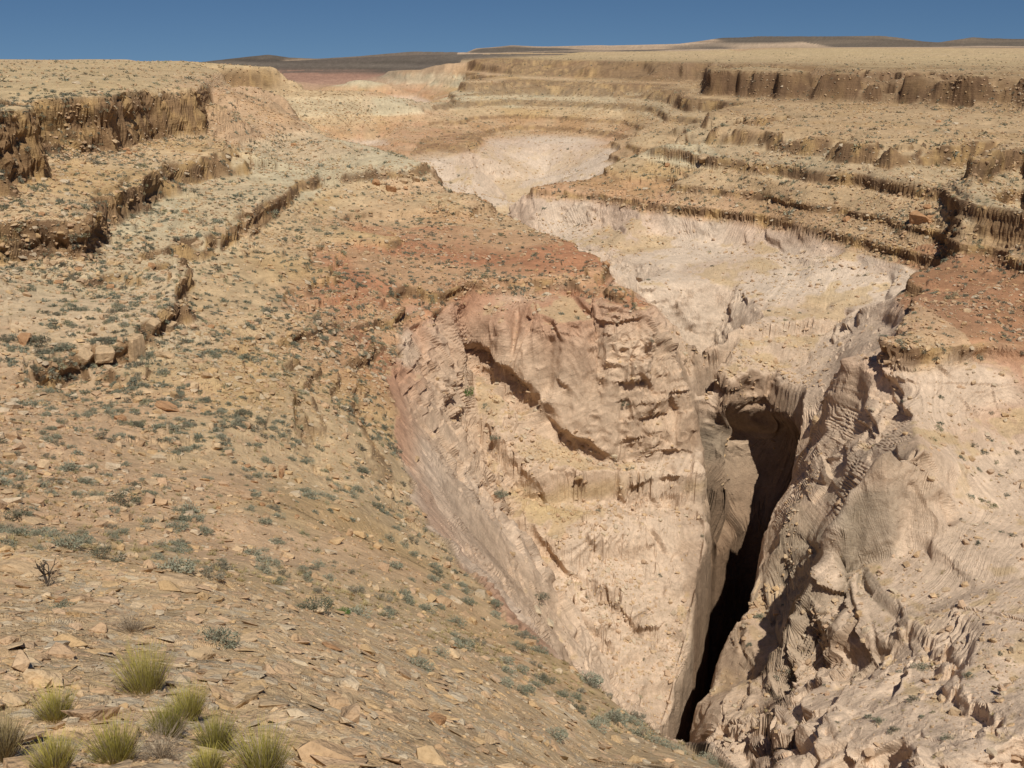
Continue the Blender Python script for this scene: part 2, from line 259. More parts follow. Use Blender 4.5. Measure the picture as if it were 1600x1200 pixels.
# ------------------------------------------------------------------ polar grid
azd = np.radians(np.linspace(-34.5, 34.5, 1180))
azl = -np.radians(34.5) - np.cumsum(np.linspace(0.1, 6, 49)) / np.linspace(0.1, 6, 49).sum() * (math.pi - np.radians(34.5))
AZ = np.concatenate([azl[::-1], azd, -azl]); NA = len(AZ)
NR = 3000; LR = np.linspace(math.log(0.8), math.log(8500), NR); RR = np.exp(LR)
sg = np.full((NA, NR), np.nan, np.float32); zg = np.full((NA, NR), -30, np.float32)
for f in cf:
    tri = [f[0], f[1], f[2]]
    p = V2[tri]; s = S[tri]; zt = Zv[tri]
    x0, y0 = p[0]; x1, y1 = p[1]; x2, y2 = p[2]
    det = (y1 - y2) * (x0 - x2) + (x2 - x1) * (y0 - y2)
    if abs(det) < 1e-9: continue
    # bounds in (az, r)
    r = np.hypot(p[:, 0], p[:, 1]); az = np.arctan2(p[:, 0], p[:, 1])
    inside0 = False
    l0 = ((y1 - y2) * (0 - x2) + (x2 - x1) * (0 - y2)) / det; l1 = ((y2 - y0) * (0 - x2) + (x0 - x2) * (0 - y2)) / det
    if l0 >= -1e-6 and l1 >= -1e-6 and l0 + l1 <= 1 + 1e-6: inside0 = True
    if inside0 or az.max() - az.min() > math.pi: ia, ib = 0, NA
    else: ia, ib = np.searchsorted(AZ, az.min() - 1e-5), np.searchsorted(AZ, az.max() + 1e-5)
    # min distance of triangle to origin
    dm = 1e9
    for a in range(3):
        A = p[a]; B = p[(a + 1) % 3]; d = B - A; t = np.clip(-(A @ d) / (d @ d + 1e-12), 0, 1); dm = min(dm, np.hypot(*(A + t * d)))
    if inside0: dm = 0.5
    ja, jb = np.searchsorted(RR, dm * 0.9999), np.searchsorted(RR, r.max() * 1.0001)
    if ia >= ib or ja >= jb: continue
    X = np.sin(AZ[ia:ib])[:, None] * RR[None, ja:jb]; Y = np.cos(AZ[ia:ib])[:, None] * RR[None, ja:jb]
    l0 = ((y1 - y2) * (X - x2) + (x2 - x1) * (Y - y2)) / det; l1 = ((y2 - y0) * (X - x2) + (x0 - x2) * (Y - y2)) / det
    m = (l0 >= -1e-5) & (l1 >= -1e-5) & (l0 + l1 <= 1 + 1e-5)
    v = l0 * s[0] + l1 * s[1] + (1 - l0 - l1) * s[2]
    sub = sg[ia:ib, ja:jb]; sub[m] = v[m]
    v = l0 * zt[0] + l1 * zt[1] + (1 - l0 - l1) * zt[2]; sub = zg[ia:ib, ja:jb]; sub[m] = v[m]
nan = np.isnan(sg)
sg[nan] = -30
sg = blur(blur(sg, 2.2, 0), 1.6, 1); zg = blur(blur(zg, 2.2, 0), 1.6, 1)
X = (np.sin(AZ)[:, None] * RR[None]).astype(np.float64); Y = (np.cos(AZ)[:, None] * RR[None]).astype(np.float64)
#print('t tin', time.time() - T0)

# roughness of the ground
rr = RR[None, :]
slick = sstep(float(z2s(-39.5)), float(z2s(-41.0)), sg)              # below the red bench everything is bare sandstone
far = sstep(500, 900, rr)
rim = np.array(RIM[::-1]); xr = np.interp(Y, rim[:, 1], rim[:, 0]) + .8 * vn2(X / 4, Y / 4, 401) + .5 * vn2(X / 1.5, Y / 1.5, 402)
side = sstep(.5, -.5, X - xr)                # 1 = rubble slope on this side of the rim, 0 = bare rock beyond it
slick = slick * sstep(1100, 900, rr)
slick = np.where((Y < 146) & (X < 45) & (rr > 20), np.where(Y < 132, 1 - side, np.minimum(slick, 1 - side)), slick).astype(np.float32)
n = np.zeros_like(sg); nf = np.zeros_like(sg)
for i, (wl, am) in enumerate(((45, 0.9), (22, 0.7), (11, 0.45), (5.5, 0.22), (2.7, 0.10), (1.3, 0.05), (0.6, 0.022))):
    fade = sstep(2.0, 5.0, wl / (rr * 0.0037)) * sstep(3 * wl, 8 * wl, rr * 4) * (1 if wl < 20 else sstep(60, 160, rr))
    if i < 2: fade = fade * (1 - 0.6 * far)
    v = (am * fade) * vn2(X / wl + 17 * i, Y / wl - 9 * i, i) * (1 - .7 * sstep(170, 240, rr) * (i < 3)) * (1 - .45 * slick) * (1 - .5 * ((X < 20) & (rr < 160) & (i < 2)))
    if i < 3: n += v
    else: nf += v
hard = np.zeros_like(sg)                       # blocky joints along the rims of the hard beds
for (a, b, c) in LAY:
    m = 0.5 * (z2s(a) + z2s(b)); h = 0.5 * (z2s(a) - z2s(b))
    hard = np.maximum(hard, 1 - sstep(h + 0.1, h + 0.8, np.abs(sg + n - m)))
cv1, cf1, ce1 = cell2(X / 7.0 + 0.35 * vn2(X / 5, Y / 5, 31), Y / 7.0, 41)
cv2, cf2, ce2 = cell2(X / 2.9, Y / 2.9, 51)
n += hard * (1 - far) * (1 - sstep(80, 60, rr)) * (0.45 * cv1 + 0.28 * cv2 * sstep(500, 250, rr) - 0.3 * np.exp(-(ce2 / 0.10) ** 2) * sstep(400, 200, rr))
def med(a, ax, st):
    p = np.stack([np.roll(a, k * st, ax) for k in (-2, -1, 0, 1, 2)]); p.sort(axis=0); return p[2]
s = sg + n
sm = med(med(med(s, 0, 4), 1, 1), 0, 2)
s = np.where((hard > .02) & (rr > 60), blur(blur(sm, .9, 0), .9, 1), s)
crisp = 0.62 + 0.9 * vn2(X / 33 + 5, Y / 33, 61)
crisp = np.where(s > -2.5, 1.0, np.clip(crisp + 0.45 * sstep(0.1, 0.5, slick), 0, 1))
nearhill = sstep(75, 55, rr)
crisp = crisp * (1 - nearhill) * np.where((Y > 222) & (X > -105) & (X < -10) & (rr < 450), .0, 1)
leftslope = (X < 30) & (rr < 190) & (Y < 175)
dl = np.full(X.shape, 99.0, np.float32)
for pl, wd in ((L3, 5.0), (BR[:10], 5.0), (L2[3:], 6.0), (L4, 6)):
    for a, b in zip(pl[:-1], pl[1:]):
        ax, ay, bx, by = a[0], a[1], b[0], b[1]; L_ = (bx - ax) ** 2 + (by - ay) ** 2 + 1e-6
        t_ = np.clip(((X - ax) * (bx - ax) + (Y - ay) * (by - ay)) / L_, 0, 1)
        dl = np.minimum(dl, (np.hypot(X - ax - t_ * (bx - ax), Y - ay - t_ * (by - ay)) / wd).astype(np.float32))
nearline = (1 - sstep(.8, 1.4, dl)) * sstep(-.55, -.25, vn2(X / 7, Y / 7, 402))
crisp = np.where(leftslope, np.where(s > -2.5, crisp, crisp * nearline), crisp)
crisp = np.where((~leftslope & (rr > 120) & (rr < 700) & (X > 40)) | ((Y > 290) & (Y < 1150) & (X > -50)), np.clip(crisp + .8, .6, 1), crisp)
crisp = np.where(rr > 1180, 0, crisp)
z = s2z(s) * crisp + (zg + n) * (1 - crisp) + nf
def terrace(z, step, warp, k):                # harder and softer beds: short risers between sloping treads
    q = z / step + warp; f = np.floor(q); t = q - f
    return (f + t * (1 - k) + k * sstep(.84, .95, t) - warp) * step
w1 = 0.9 * vn2(X / 38, Y / 38, 171) + 0.35 * vn2(X / 9, Y / 9, 172)
gate = .5 * sstep(-.15, .4, vn2(X / 16, Y / 16, 173)) * slick * sstep(650, 300, rr)
gr = np.hypot(np.gradient(z, axis=1) / np.gradient(rr, axis=1), np.gradient(z, axis=0) / (rr * np.gradient(AZ)[:, None]))
gr = blur(blur(gr.astype(np.float32), 3, 0), 3, 1); gate = gate * sstep(1.1, .6, gr)
z = z * (1 - gate) + gate * terrace(z, 3.4, w1, .75)
gate2 = sstep(-.2, .4, vn2(X / 12, Y / 12, 174)) * (1 - slick) * sstep(70, 110, rr) * sstep(500, 300, rr)
z = z * (1 - gate2) + gate2 * terrace(z, 1.5, 1.5 * w1, .6)
#print('t z', time.time() - T0)

SLOT = [(Q(1124, 955, 116), 2.8), (Q(1098, 1035, 110), 2.5), (Q(1074, 1098, 104.5), 2.1), (Q(1053, 1138, 100), 1.6)]
SLOT = [(Q(1200, 730, 154), 4.0), (Q(1180, 790, 146), 5.2), (Q(1162, 832, 135), 4.8), (Q(1143, 885, 125), 3.6)] + SLOT
SLOT2 = [(Q(1083, 600, 160), .8), (Q(1090, 670, 155), 1.1), (Q(1110, 750, 150), 1.6), (Q(1150, 800, 147), 3.0)]
sub = (rr > 60) & (rr < 190) & (X > -14) & (X < 62)
ii = np.argwhere(sub.any(1)).ravel(); jj = np.argwhere(sub.any(0)).ravel(); sl_ = (slice(ii[0], ii[-1] + 1), slice(jj[0], jj[-1] + 1))
xs = X[sl_] + .8 * vn2(X[sl_] / 4, Y[sl_] / 4, 501) + .4 * vn2(X[sl_] / 1.4, Y[sl_] / 1.4, 502); ys = Y[sl_] + 1.0 * vn2(X[sl_] / 5, Y[sl_] / 5, 503)
slotd = np.full(X.shape, 99.0, np.float32); dd = np.full(xs.shape, 99.0)
for L_ in (SLOT, SLOT2):
    for (a, wa), (b, wb_) in zip(L_[:-1], L_[1:]):
        q2 = (b[0] - a[0]) ** 2 + (b[1] - a[1]) ** 2; t_ = np.clip(((xs - a[0]) * (b[0] - a[0]) + (ys - a[1]) * (b[1] - a[1])) / q2, 0, 1)
        dd = np.minimum(dd, np.hypot(xs - a[0] - t_ * (b[0] - a[0]), ys - a[1] - t_ * (b[1] - a[1])) - (wa + (wb_ - wa) * t_))
slotd[sl_] = dd
LIPS = [([Q(768, 668, 144), Q(790, 700, 141), Q(824, 728, 139.5), Q(901, 742, 139.5), Q(948, 730, 141.5), Q(985, 746, 141.5), Q(1040, 744, 143), Q(1094, 741, 144)], 4.2, 9.0),
        ([Q(786, 788, 131.5), Q(840, 803, 131), Q(888, 850, 127), Q(918, 836, 129), Q(1000, 827, 132)], 2.6, 7.0),
        ([Q(938, 878, 124), Q(965, 915, 121), Q(1006, 950, 119.5)], 1.9, 4.0), ([Q(905, 901, 122), Q(925, 945, 118.5), Q(948, 985, 116.5)], 1.6, 3.5),
        ([Q(1112, 560, 165), Q(1140, 606, 158.5), Q(1180, 640, 153.5), Q(1228, 682, 148)], 3.0, 6.0), ([Q(1060, 478, 176), Q(1110, 500, 172), Q(1160, 492, 172), Q(1215, 500, 172), Q(1290, 492, 174)], 2.6, 7.0),
        ([Q(1150, 1095, 86), Q(1215, 1130, 79), Q(1265, 1180, 70)], 2.2, 4.0), ([Q(1420, 970, 82), Q(1480, 1040, 74), Q(1540, 1130, 60)], 1.2, 4.0)]
xw = X[sl_] + .5 * vn2(X[sl_] / 3, Y[sl_] / 3, 511) + .9 * (cell2(X[sl_] / 2.2, Y[sl_] / 2.2, 512)[0]); yw = Y[sl_] + .7 * (cell2(X[sl_] / 1.7, Y[sl_] / 1.7, 516)[0])
drop = np.zeros(xw.shape)
for L_, hh, fade_ in LIPS:
    bd = np.full(xw.shape, 99.0); bs = np.zeros(xw.shape); bo = np.zeros(xw.shape)
    for a, b in zip(L_[:-1], L_[1:]):
        q2 = (b[0] - a[0]) ** 2 + (b[1] - a[1]) ** 2; tr = ((xw - a[0]) * (b[0] - a[0]) + (yw - a[1]) * (b[1] - a[1])) / q2; t_ = np.clip(tr, 0, 1)
        d_ = np.hypot(xw - a[0] - t_ * (b[0] - a[0]), yw - a[1] - t_ * (b[1] - a[1]))
        sd_ = -((xw - a[0]) * (b[1] - a[1]) - (yw - a[1]) * (b[0] - a[0])) / math.sqrt(q2)      # <0 on the camera's side
        m_ = d_ < bd; bd = np.where(m_, d_, bd); bs = np.where(m_, sd_, bs); bo = np.where(m_, np.abs(tr - t_) * math.sqrt(q2), bo)
    lo = sstep(.25, -.35, bs) * np.exp(-np.maximum(bd, 0) / fade_ * 1.0)
    drop += hh * sstep(5.0, 0.0, bo) * lo * sstep(fade_ * 2.5, fade_, bd)
zsub = z[sl_] - drop; z = z.copy(); z[sl_] = zsub
z = np.where(slotd < 1.2, z + (np.minimum(z, -122) - z) * sstep(.9, -.3, slotd), z)
# ------------------------------------------------------------------ resample every column evenly as the eye sees it
phi = np.arctan2(blur(z.astype(np.float32), 5.0, 1), rr)
d = np.abs(np.diff(phi, axis=1)); d = np.concatenate([d, d[:, -1:]], 1)
d = d + 0.055 * (LR[1] - LR[0])
d = blur(blur(d.astype(np.float32), 14.0, 0), 4.0, 1)
cum = np.cumsum(d, axis=1); cum -= cum[:, :1]
NV = 1400
lr2 = np.empty((NA, NV)); z2 = np.empty((NA, NV)); sl2 = np.empty((NA, NV)); s2 = np.empty((NA, NV)); sd2 = np.empty((NA, NV))
tt = np.linspace(0, 1, NV)
for i in range(NA):
    lr2[i] = np.interp(tt * cum[i, -1], cum[i], LR)
    zi = np.concatenate([[0], np.cumsum(.5 * (z[i, 1:] + z[i, :-1]) * (LR[1] - LR[0]))]); dl_ = np.maximum(np.gradient(lr2[i]) * .85, (LR[1] - LR[0]) * .6)
    a_ = np.clip(lr2[i] - dl_, LR[0], LR[-1]); b_ = np.clip(lr2[i] + dl_, LR[0], LR[-1])
    z2[i] = (np.interp(b_, LR, zi) - np.interp(a_, LR, zi)) / (b_ - a_); sl2[i] = np.interp(lr2[i], LR, slick[i]); s2[i] = np.interp(lr2[i], LR, s[i]); sd2[i] = np.interp(lr2[i], LR, slotd[i])
r2 = np.exp(lr2)
GX = np.sin(AZ)[:, None] * r2; GY = np.cos(AZ)[:, None] * r2; GZ = z2
def normals(GX, GY, GZ):
    Pm = np.stack([GX, GY, GZ], -1)
    du = np.gradient(Pm, axis=0); dv = np.gradient(Pm, axis=1)
    N = np.cross(du, dv); N /= np.linalg.norm(N, axis=-1, keepdims=True) + 1e-12
    N[N[..., 2] < 0] *= -1
    return N
N = normals(GX, GY, GZ)
N = np.stack([blur(blur(N[..., k].astype(np.float32), 2.5, 0), 2.5, 1) for k in range(3)], -1); N /= np.linalg.norm(N, axis=-1, keepdims=True) + 1e-9
steep = 1 - np.clip(N[..., 2], 0, 1)
steepb = blur(blur(steep.astype(np.float32), 2, 0), 2, 1)
_dl = np.hypot(np.gradient(r2, axis=1), np.gradient(z2, axis=1) * .8)
px = np.maximum(0.00105 * r2, .62 * blur(blur(_dl.astype(np.float32), 3, 0), 3, 1))      # spacing of the surface points
shut = sstep(.0, 6.0, sd2)
def fd(wl): return sstep(2.0, 4.5, wl / px)
disp = np.zeros_like(GZ)
for i, wl in enumerate((6.0, 3.0, 1.5, 0.75, 0.37, 0.18, 0.09)):
    v = vn3(GX / wl, GY / wl, GZ / (wl * 0.8), 70 + i)
    if i < 3: v = np.where(sl2 > 0.5, 1 - 2 * np.abs(v), v)
    disp += v * wl * fd(wl) * (0.02 + 0.10 * sstep(.35, .7, steepb)) * (1 + sl2 * (0.25 if i < 2 else .6)) * (.25 + .75 * shut if i < 3 else 1) * (1 - .55 * sstep(36, 42, GX) * sstep(132, 124, GY) * sl2 if i < 3 else 1) * np.where(wl > r2 * 0.25, 0, 1)
# thin beds standing out of the steep faces; cross bedding on the bare sandstone
wz = GZ + 0.9 * vn3(GX / 14, GY / 14, GZ / 14, 90) + 0.3 * vn3(GX / 4, GY / 4, GZ / 4, 91)
bedd = vn3(wz / 0.55, wz * 0, GX / 60, 92) + 0.7 * vn3(wz / 1.6, wz * 0 + 5, GX / 90, 93)
bed = np.floor(wz / 1.25 + .25 * vn3(GX / 6, GY / 6, GZ / 6, 190))
bk, bf, be = cell2(GX / 2.4 + 13.7 * bed, GY / 2.4 + 5.3 * bed, 191)
bed2 = np.floor(wz / 3.1 + 9.5); bk2, bf2, be2 = cell2(GX / 4.6 + 3.7 * bed2, GY / 4.6 + 8.3 * bed2, 194)
blk = sstep(.3, .6, steepb) * (1 - sl2) * sstep(8, 60, r2)
bt = wz / 1.25 - bed; bkw = sstep(0, 1, be / np.maximum(.12, 3 * px / 2.4)); bkw2 = sstep(0, 1, be2 / np.maximum(.12, 3 * px / 4.6))
disp += blk * ((.36 * bk * bkw - .30 * np.exp(-(be / .09) ** 2)) * fd(1.6) + (.6 * bk2 * bkw2 - .5 * np.exp(-(be2 / .08) ** 2)) * fd(3.0)) * np.where(r2 > 250, 1.5, 1.0)
disp += bedd * 0.36 * sstep(.3, .65, steepb) * (1 - sl2) * sstep(500, 250, r2) * sstep(8, 40, r2)
inbed = np.zeros_like(GZ); lip = np.zeros_like(GZ)
for (a, b, c) in LAY:
    f_ = (GZ + .25 * vn3(GX / 6, GY / 6, GZ * 0, 211) - b) / (a - b); m_ = sstep(-.12, .02, f_) * sstep(1.25, 1.02, f_)
    inbed = np.maximum(inbed, m_); lip += m_ * (sstep(.55 if a > -10 else .40, .75 if a > -10 else .6, f_) - .5)
inbed = inbed * np.where((GX < -40) & (GY > 222), 0, 1) * sstep(70, 100, r2) * sstep(1200, 1100, r2)
disp += lip * .9 * inbed * sstep(.12, .35, steepb) * (1 - sl2) * (.4 + .6 * sstep(-.3, .3, vn3(GX / 8, GY / 8, GZ / 8, 212)))
tx = vn3(GX / 35, GY / 35, GZ / 12, 94); ty = vn3(GX / 35 + 9, GY / 35, GZ / 12, 95)
cb = GZ * 1.0 + tx * 9 * np.cos(GX / 30 + tx) + ty * 7 + 0.35 * GX * tx + 0.3 * GY * ty + 0.5 * vn3(GX / 5, GY / 5, GZ / 5, 96)
cbw = cb + .9 * vn3(cb / 2.3, GX / 25, GY / 25, 99) + .12 * vn3(GX / 1.1, GY / 1.1, GZ / 1.1, 199)
def saw(q, lam):
    q = -q; t = q - np.floor(q); wd = np.clip(3.2 * px / lam, .12, .6)
    return t * (1 - sstep(1 - wd, 1.0, t)) - .45
patch = sstep(-.25, .3, vn3(GX / 11, GY / 11, GZ / 8, 97)); patch2 = sstep(-.2, .25, vn3(GX / 4, GY / 4, GZ / 4, 197))
disp += sl2 * (.50 * patch * patch2 * saw(cbw / 1.5, 1.5) * fd(1.5) + .20 * (.35 + .65 * patch2) * saw(cbw / .55 + 3, .55) * fd(.55)) * (0.35 + 0.65 * sstep(.10, .35, steepb))
calm = 1 - .75 * sstep(34, 40, GX) * sstep(132, 124, GY) * sstep(.6, .1, vn3(GX / 18, GY / 18, GZ / 18, 530))
jt = (GX * .75 - GY * .35 + GZ * .8) + 2.2 * vn3(GX / 9, GY / 9, GZ / 9, 201) + .5 * vn3(GX / 2, GY / 2, GZ / 2, 202)
disp += calm * shut * sl2 * 1.1 * saw(jt / 5.5, 5.5) * fd(2.5) * sstep(.0, .35, vn3(GX / 8 + 3, GY / 8, GZ / 8, 203)) * sstep(.08, .25, steepb)
disp += calm * sl2 * shut * (1.0 * bk2 * bkw2 * fd(3.0) * sstep(-.1, .3, vn3(GX / 12, GY / 12, GZ / 12, 213)) + .38 * bk * bkw * fd(1.6) * sstep(-.1, .35, vn3(GX / 7, GY / 7, GZ / 7, 214))) * sstep(.08, .3, steepb)
# cracks
fr = np.abs(vn3((GX + .4 * GY) / 9, (GY - .4 * GX) / 16, GZ / 40, 98)); disp -= sl2 * np.exp(-(fr / 0.03) ** 2) * 0.55 * fd(1.0) * sstep(0.0, .4, vn3(GX / 13, GY / 13, GZ / 13, 198))
# flagstones lying on the near hill
c1, f1, e1 = cell2(GX / 1.1 + .25 * vn2(GX / .7, GY / .7, 5), GY / 0.8, 101); c2, f2, e2 = cell2(GX / 0.37, GY / 0.28, 111); c3, f3, e3 = cell2(GX / 0.16, GY / 0.13, 121)
nh = sstep(45, 28, r2)
disp += nh * (0.09 * np.clip(c1, -.2, 1) * fd(.8) * sstep(0, 1, e1 / np.maximum(.12, 4 * px / .9)) + 0.03 * c2 * sstep(0, 1, e2 / np.maximum(.3, 4 * px / .33)) * fd(.3) + 0.010 * c3 * sstep(0, 1, e3 / np.maximum(.4, 4 * px / .15)) * fd(.15))
HOL = [([Q(738, 572, 156), Q(785, 606, 152), Q(822, 640, 149.7)], 1.6, 2.8, 2.3), ([Q(880, 692, 147.2), Q(938, 722, 145.8)], .8, 1.5, 1.3), ([Q(1172, 716, 154), Q(1196, 770, 152), Q(1180, 800, 151)], 0.0, 6.5, 9.0), ([Q(1395, 700, 100), Q(1440, 718, 101), Q(1482, 742, 100), Q(1528, 772, 99)], .6, 1.7, 1.5),
       ([Q(1485, 806, 95.5), Q(1548, 797, 97)], 1.4, 2.6, 2.2)]
for L_, up_, dep_, rad_ in HOL:
    bd = np.full(GX.shape, 99.0)
    for a, b in zip(L_[:-1], L_[1:]):
        ab = np.array(b) - np.array(a); q2 = ab @ ab; ox, oy, oz = GX - a[0], GY - a[1], GZ - a[2] - up_
        t_ = np.clip((ox * ab[0] + oy * ab[1] + oz * ab[2]) / q2, 0, 1); bd = np.minimum(bd, np.sqrt((ox - t_ * ab[0]) ** 2 + (oy - t_ * ab[1]) ** 2 + ((oz - t_ * ab[2]) * 1.0) ** 2))
    disp = disp - dep_ * sstep(rad_ * 1.15, rad_ * .6, bd + .4 * vn3(GX / 1.5, GY / 1.5, GZ / 1.5, 520)) * sstep(.12, .3, steepb)
GX = GX + N[..., 0] * disp; GY = GY + N[..., 1] * disp; GZ = GZ + N[..., 2] * disp
N2 = normals(GX, GY, GZ); steep2 = 1 - N2[..., 2]
steep2 = blur(blur(steep2.astype(np.float32), 1.2, 0), 1.2, 1)
#print('t disp', time.time() - T0)

# ------------------------------------------------------------------ colour of the rocks, with shade painted in round the slot
def C(*a): return np.array(a, np.float32)
def mix(a, b, t): return a + (b - a) * np.asarray(t, np.float32)[..., None]
sh = GX.shape
n50 = vn3(GX / 50, GY / 50, GZ / 30, 130); n15 = vn3(GX / 15, GY / 15, GZ / 6, 131); n5 = vn3(GX / 5, GY / 5, GZ / 3, 132); n1 = vn3(GX / 1.3, GY / 1.3, GZ / .8, 133)
nb = vn3(wz / 1.1, wz * 0, GX / 200, 134)
tan = C(.475, .35, .208); ochre = C(.44, .29, .13); grey = C(.47, .41, .28); pinkt = C(.46, .295, .19); red = C(.35, .17, .095)
white = C(.57, .44, .325); cream = C(.545, .405, .285); salmon = C(.50, .32, .215); varn = C(.12, .07, .04); brown = C(.22, .135, .07); yell = C(.46, .34, .16)
col = np.broadcast_to(tan, sh + (3,)).copy()
col = mix(col, ochre, sstep(-.1, .6, n15) * .55); col = mix(col, pinkt, sstep(0.0, .6, n50 + .4 * n5) * .5)
zz = GZ + 1.0 * n15
gband = sstep(-21.5, -23.5, zz) * sstep(-31, -29.5, zz)            # grey green limy beds
col = mix(col, grey, gband * (0.45 + .4 * sstep(-.3, .4, n15 + .3 * n50)) * (1 - nh) * sstep(85, 115, r2))
rband = sstep(-32.6, -34.8, zz) * sstep(-43, -41, zz) * sstep(100, 130, r2) * np.where(((GX > 95) & (r2 < 210)) | ((GX < 28) & (r2 < 205)), 1.0, .42)
col = mix(col, red, rband * (0.5 + 0.45 * sstep(-.4, .4, n15 + n5 * .4)))
col = mix(col, C(.36, .25, .145), np.where((GX > 55) & (r2 > 180), .5, 0) * (1 - sl2) * (GZ < -9.5))
col = mix(col, C(.29, .145, .08), np.where((GX > 62) & (GZ < -35) & (r2 < 205), .75, 0) * (1 - sl2))
sb = vn3(wz / 1.9, wz * 0, GX / 300, 220) + .6 * vn3(wz / .7, wz * 0, GX / 200, 221)
col = col * (1 + .17 * sb * sstep(90, 150, r2) * sstep(.03, .15, steep2) * (1 - sl2))[..., None]
# steep faces of the hard beds: brown desert varnish with ochre scars
hf = np.maximum(sstep(.30, .6, steep2), inbed * np.maximum(sstep(.10, .26, steep2), .75 * sstep(300, 420, r2) * (s2 < 2) * (GX > -40))) * (1 - sl2) * sstep(70, 90, r2)
face = mix(np.broadcast_to(brown, sh + (3,)), ochre * .9, sstep(-.1, .5, vn3(GX / 3.5, GY / 3.5, GZ / 3, 135) + .4 * bk) * .8)
face = mix(face, varn, sstep(-.1, .5, vn3(GX / 2.6, GY / 2.6, GZ / 2.2, 136) + .3 * bk2) * .8)
face = mix(face, varn * 1.05, np.where((GX > 60) & (GZ > -21) & (r2 > 250), .75, 0))
col = mix(col, face, hf * .93)
# bare sandstone
ws = mix(np.broadcast_to(white, sh + (3,)), cream, sstep(-.4, .4, n15)); ws = mix(ws, salmon, sstep(.0, .7, n50 * .8 + n15 * .5) * .75)
ws = mix(ws, salmon * .95, sstep(-46, -40, GZ) * sstep(-.5, .3, n15 + n5 * .5) * .7)
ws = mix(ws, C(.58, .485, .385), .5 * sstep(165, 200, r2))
band = vn3(cb / .5, cb * 0, cb * 0, 137); ws = ws * (1 + 0.10 * band[..., None])
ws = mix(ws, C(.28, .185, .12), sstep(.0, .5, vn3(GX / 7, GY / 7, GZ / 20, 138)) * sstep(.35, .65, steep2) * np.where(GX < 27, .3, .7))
painted_shade = 1.3 * np.exp(-(((GX - 36) / 9) ** 2 + ((GY - 104) / 17) ** 2)) + np.exp(-(((GX - 33) / 12) ** 2 + ((GY - 158) / 9) ** 2)) * sstep(-60, -66, GZ)  # shade on the dome flank and slot head wall, painted into the colour
ws = mix(ws, C(.27, .22, .16), np.clip(painted_shade, 0, 1) * sstep(-.8, 0, n5 + n15) * .85 * sstep(.1, .3, steep2))
redw = sstep(-49, -41, GZ) * np.where((GX < 14) & (GX > -22) & (r2 < 175) | (GX > 55) & (r2 < 160), 1, 0); redw = blur(blur(redw.astype(np.float32), 8, 0), 8, 1)
ws = mix(ws, C(.40, .21, .125), redw * sstep(-.5, .3, n15 + n5 * .5) * .75)
flat = (1 - .75 * sstep(330, 480, r2)) * sstep(.26, .14, steep2) * sstep(.02, .22, n15 * .7 + .6 * n5 + .35 * n1)
ws = mix(ws, mix(np.broadcast_to(tan, sh + (3,)), yell, sstep(.2, .7, n5) * .25), flat * .75)
ws = mix(ws, yell, sstep(2.2, .6, np.abs(GZ + 67 + n5)) * sstep(150, 146, GY) * sstep(130, 136, GY) * (GX < 34) * .4 * sstep(-.5, .2, n5))
deep = np.where(GX > 26, sstep(-66, -82, GZ), sstep(-78, -95, GZ)); deep = blur(blur(deep.astype(np.float32), 3, 0), 3, 1); ws = mix(ws, C(.21, .135, .085), deep * .85)  # darkness inside the slot put into the rock colour, browner with depth
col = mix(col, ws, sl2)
# far country
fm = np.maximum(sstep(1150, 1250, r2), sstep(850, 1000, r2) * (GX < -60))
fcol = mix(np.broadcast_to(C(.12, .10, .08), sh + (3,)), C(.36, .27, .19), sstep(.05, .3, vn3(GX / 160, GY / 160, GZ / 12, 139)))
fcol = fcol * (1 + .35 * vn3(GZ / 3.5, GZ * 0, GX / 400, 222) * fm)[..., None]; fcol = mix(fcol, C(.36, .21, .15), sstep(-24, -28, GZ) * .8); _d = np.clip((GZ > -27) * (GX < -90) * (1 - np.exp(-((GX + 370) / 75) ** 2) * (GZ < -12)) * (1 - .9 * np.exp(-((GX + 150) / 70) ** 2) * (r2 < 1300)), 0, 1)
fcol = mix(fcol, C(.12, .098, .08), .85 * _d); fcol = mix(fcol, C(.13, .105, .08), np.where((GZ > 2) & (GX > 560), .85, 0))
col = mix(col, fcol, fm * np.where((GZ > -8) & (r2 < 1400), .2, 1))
topm = sstep(-9.6, -8.2, GZ) * (1 - fm) * sstep(90, 140, r2)
col = mix(col, C(.42, .325, .19), topm * .7)
# stones and grit
g1 = vn3(GX / .5, GY / .5, GZ / .5, 140) * fd(.5); g2 = vn3(GX / .12, GY / .12, GZ / .12, 141) * fd(.12)
col = col * (1 + (0.10 * n5 + 0.13 * n1 + 0.12 * g1 + .12 * g2) * (1 - .55 * sl2))[..., None]
stone = mix(np.broadcast_to(C(.54, .44, .30), sh + (3,)), C(.55, .38, .23), sstep(-.3, .3, c1)); stone = mix(stone, C(.47, .43, .34), sstep(.3, .6, c2))
col = mix(col, stone, nh * .45 * sstep(.05, .3, c1 * .6 + c2 * .6))
col = np.clip(col, 0.02, .8)
#print('t col', time.time() - T0)

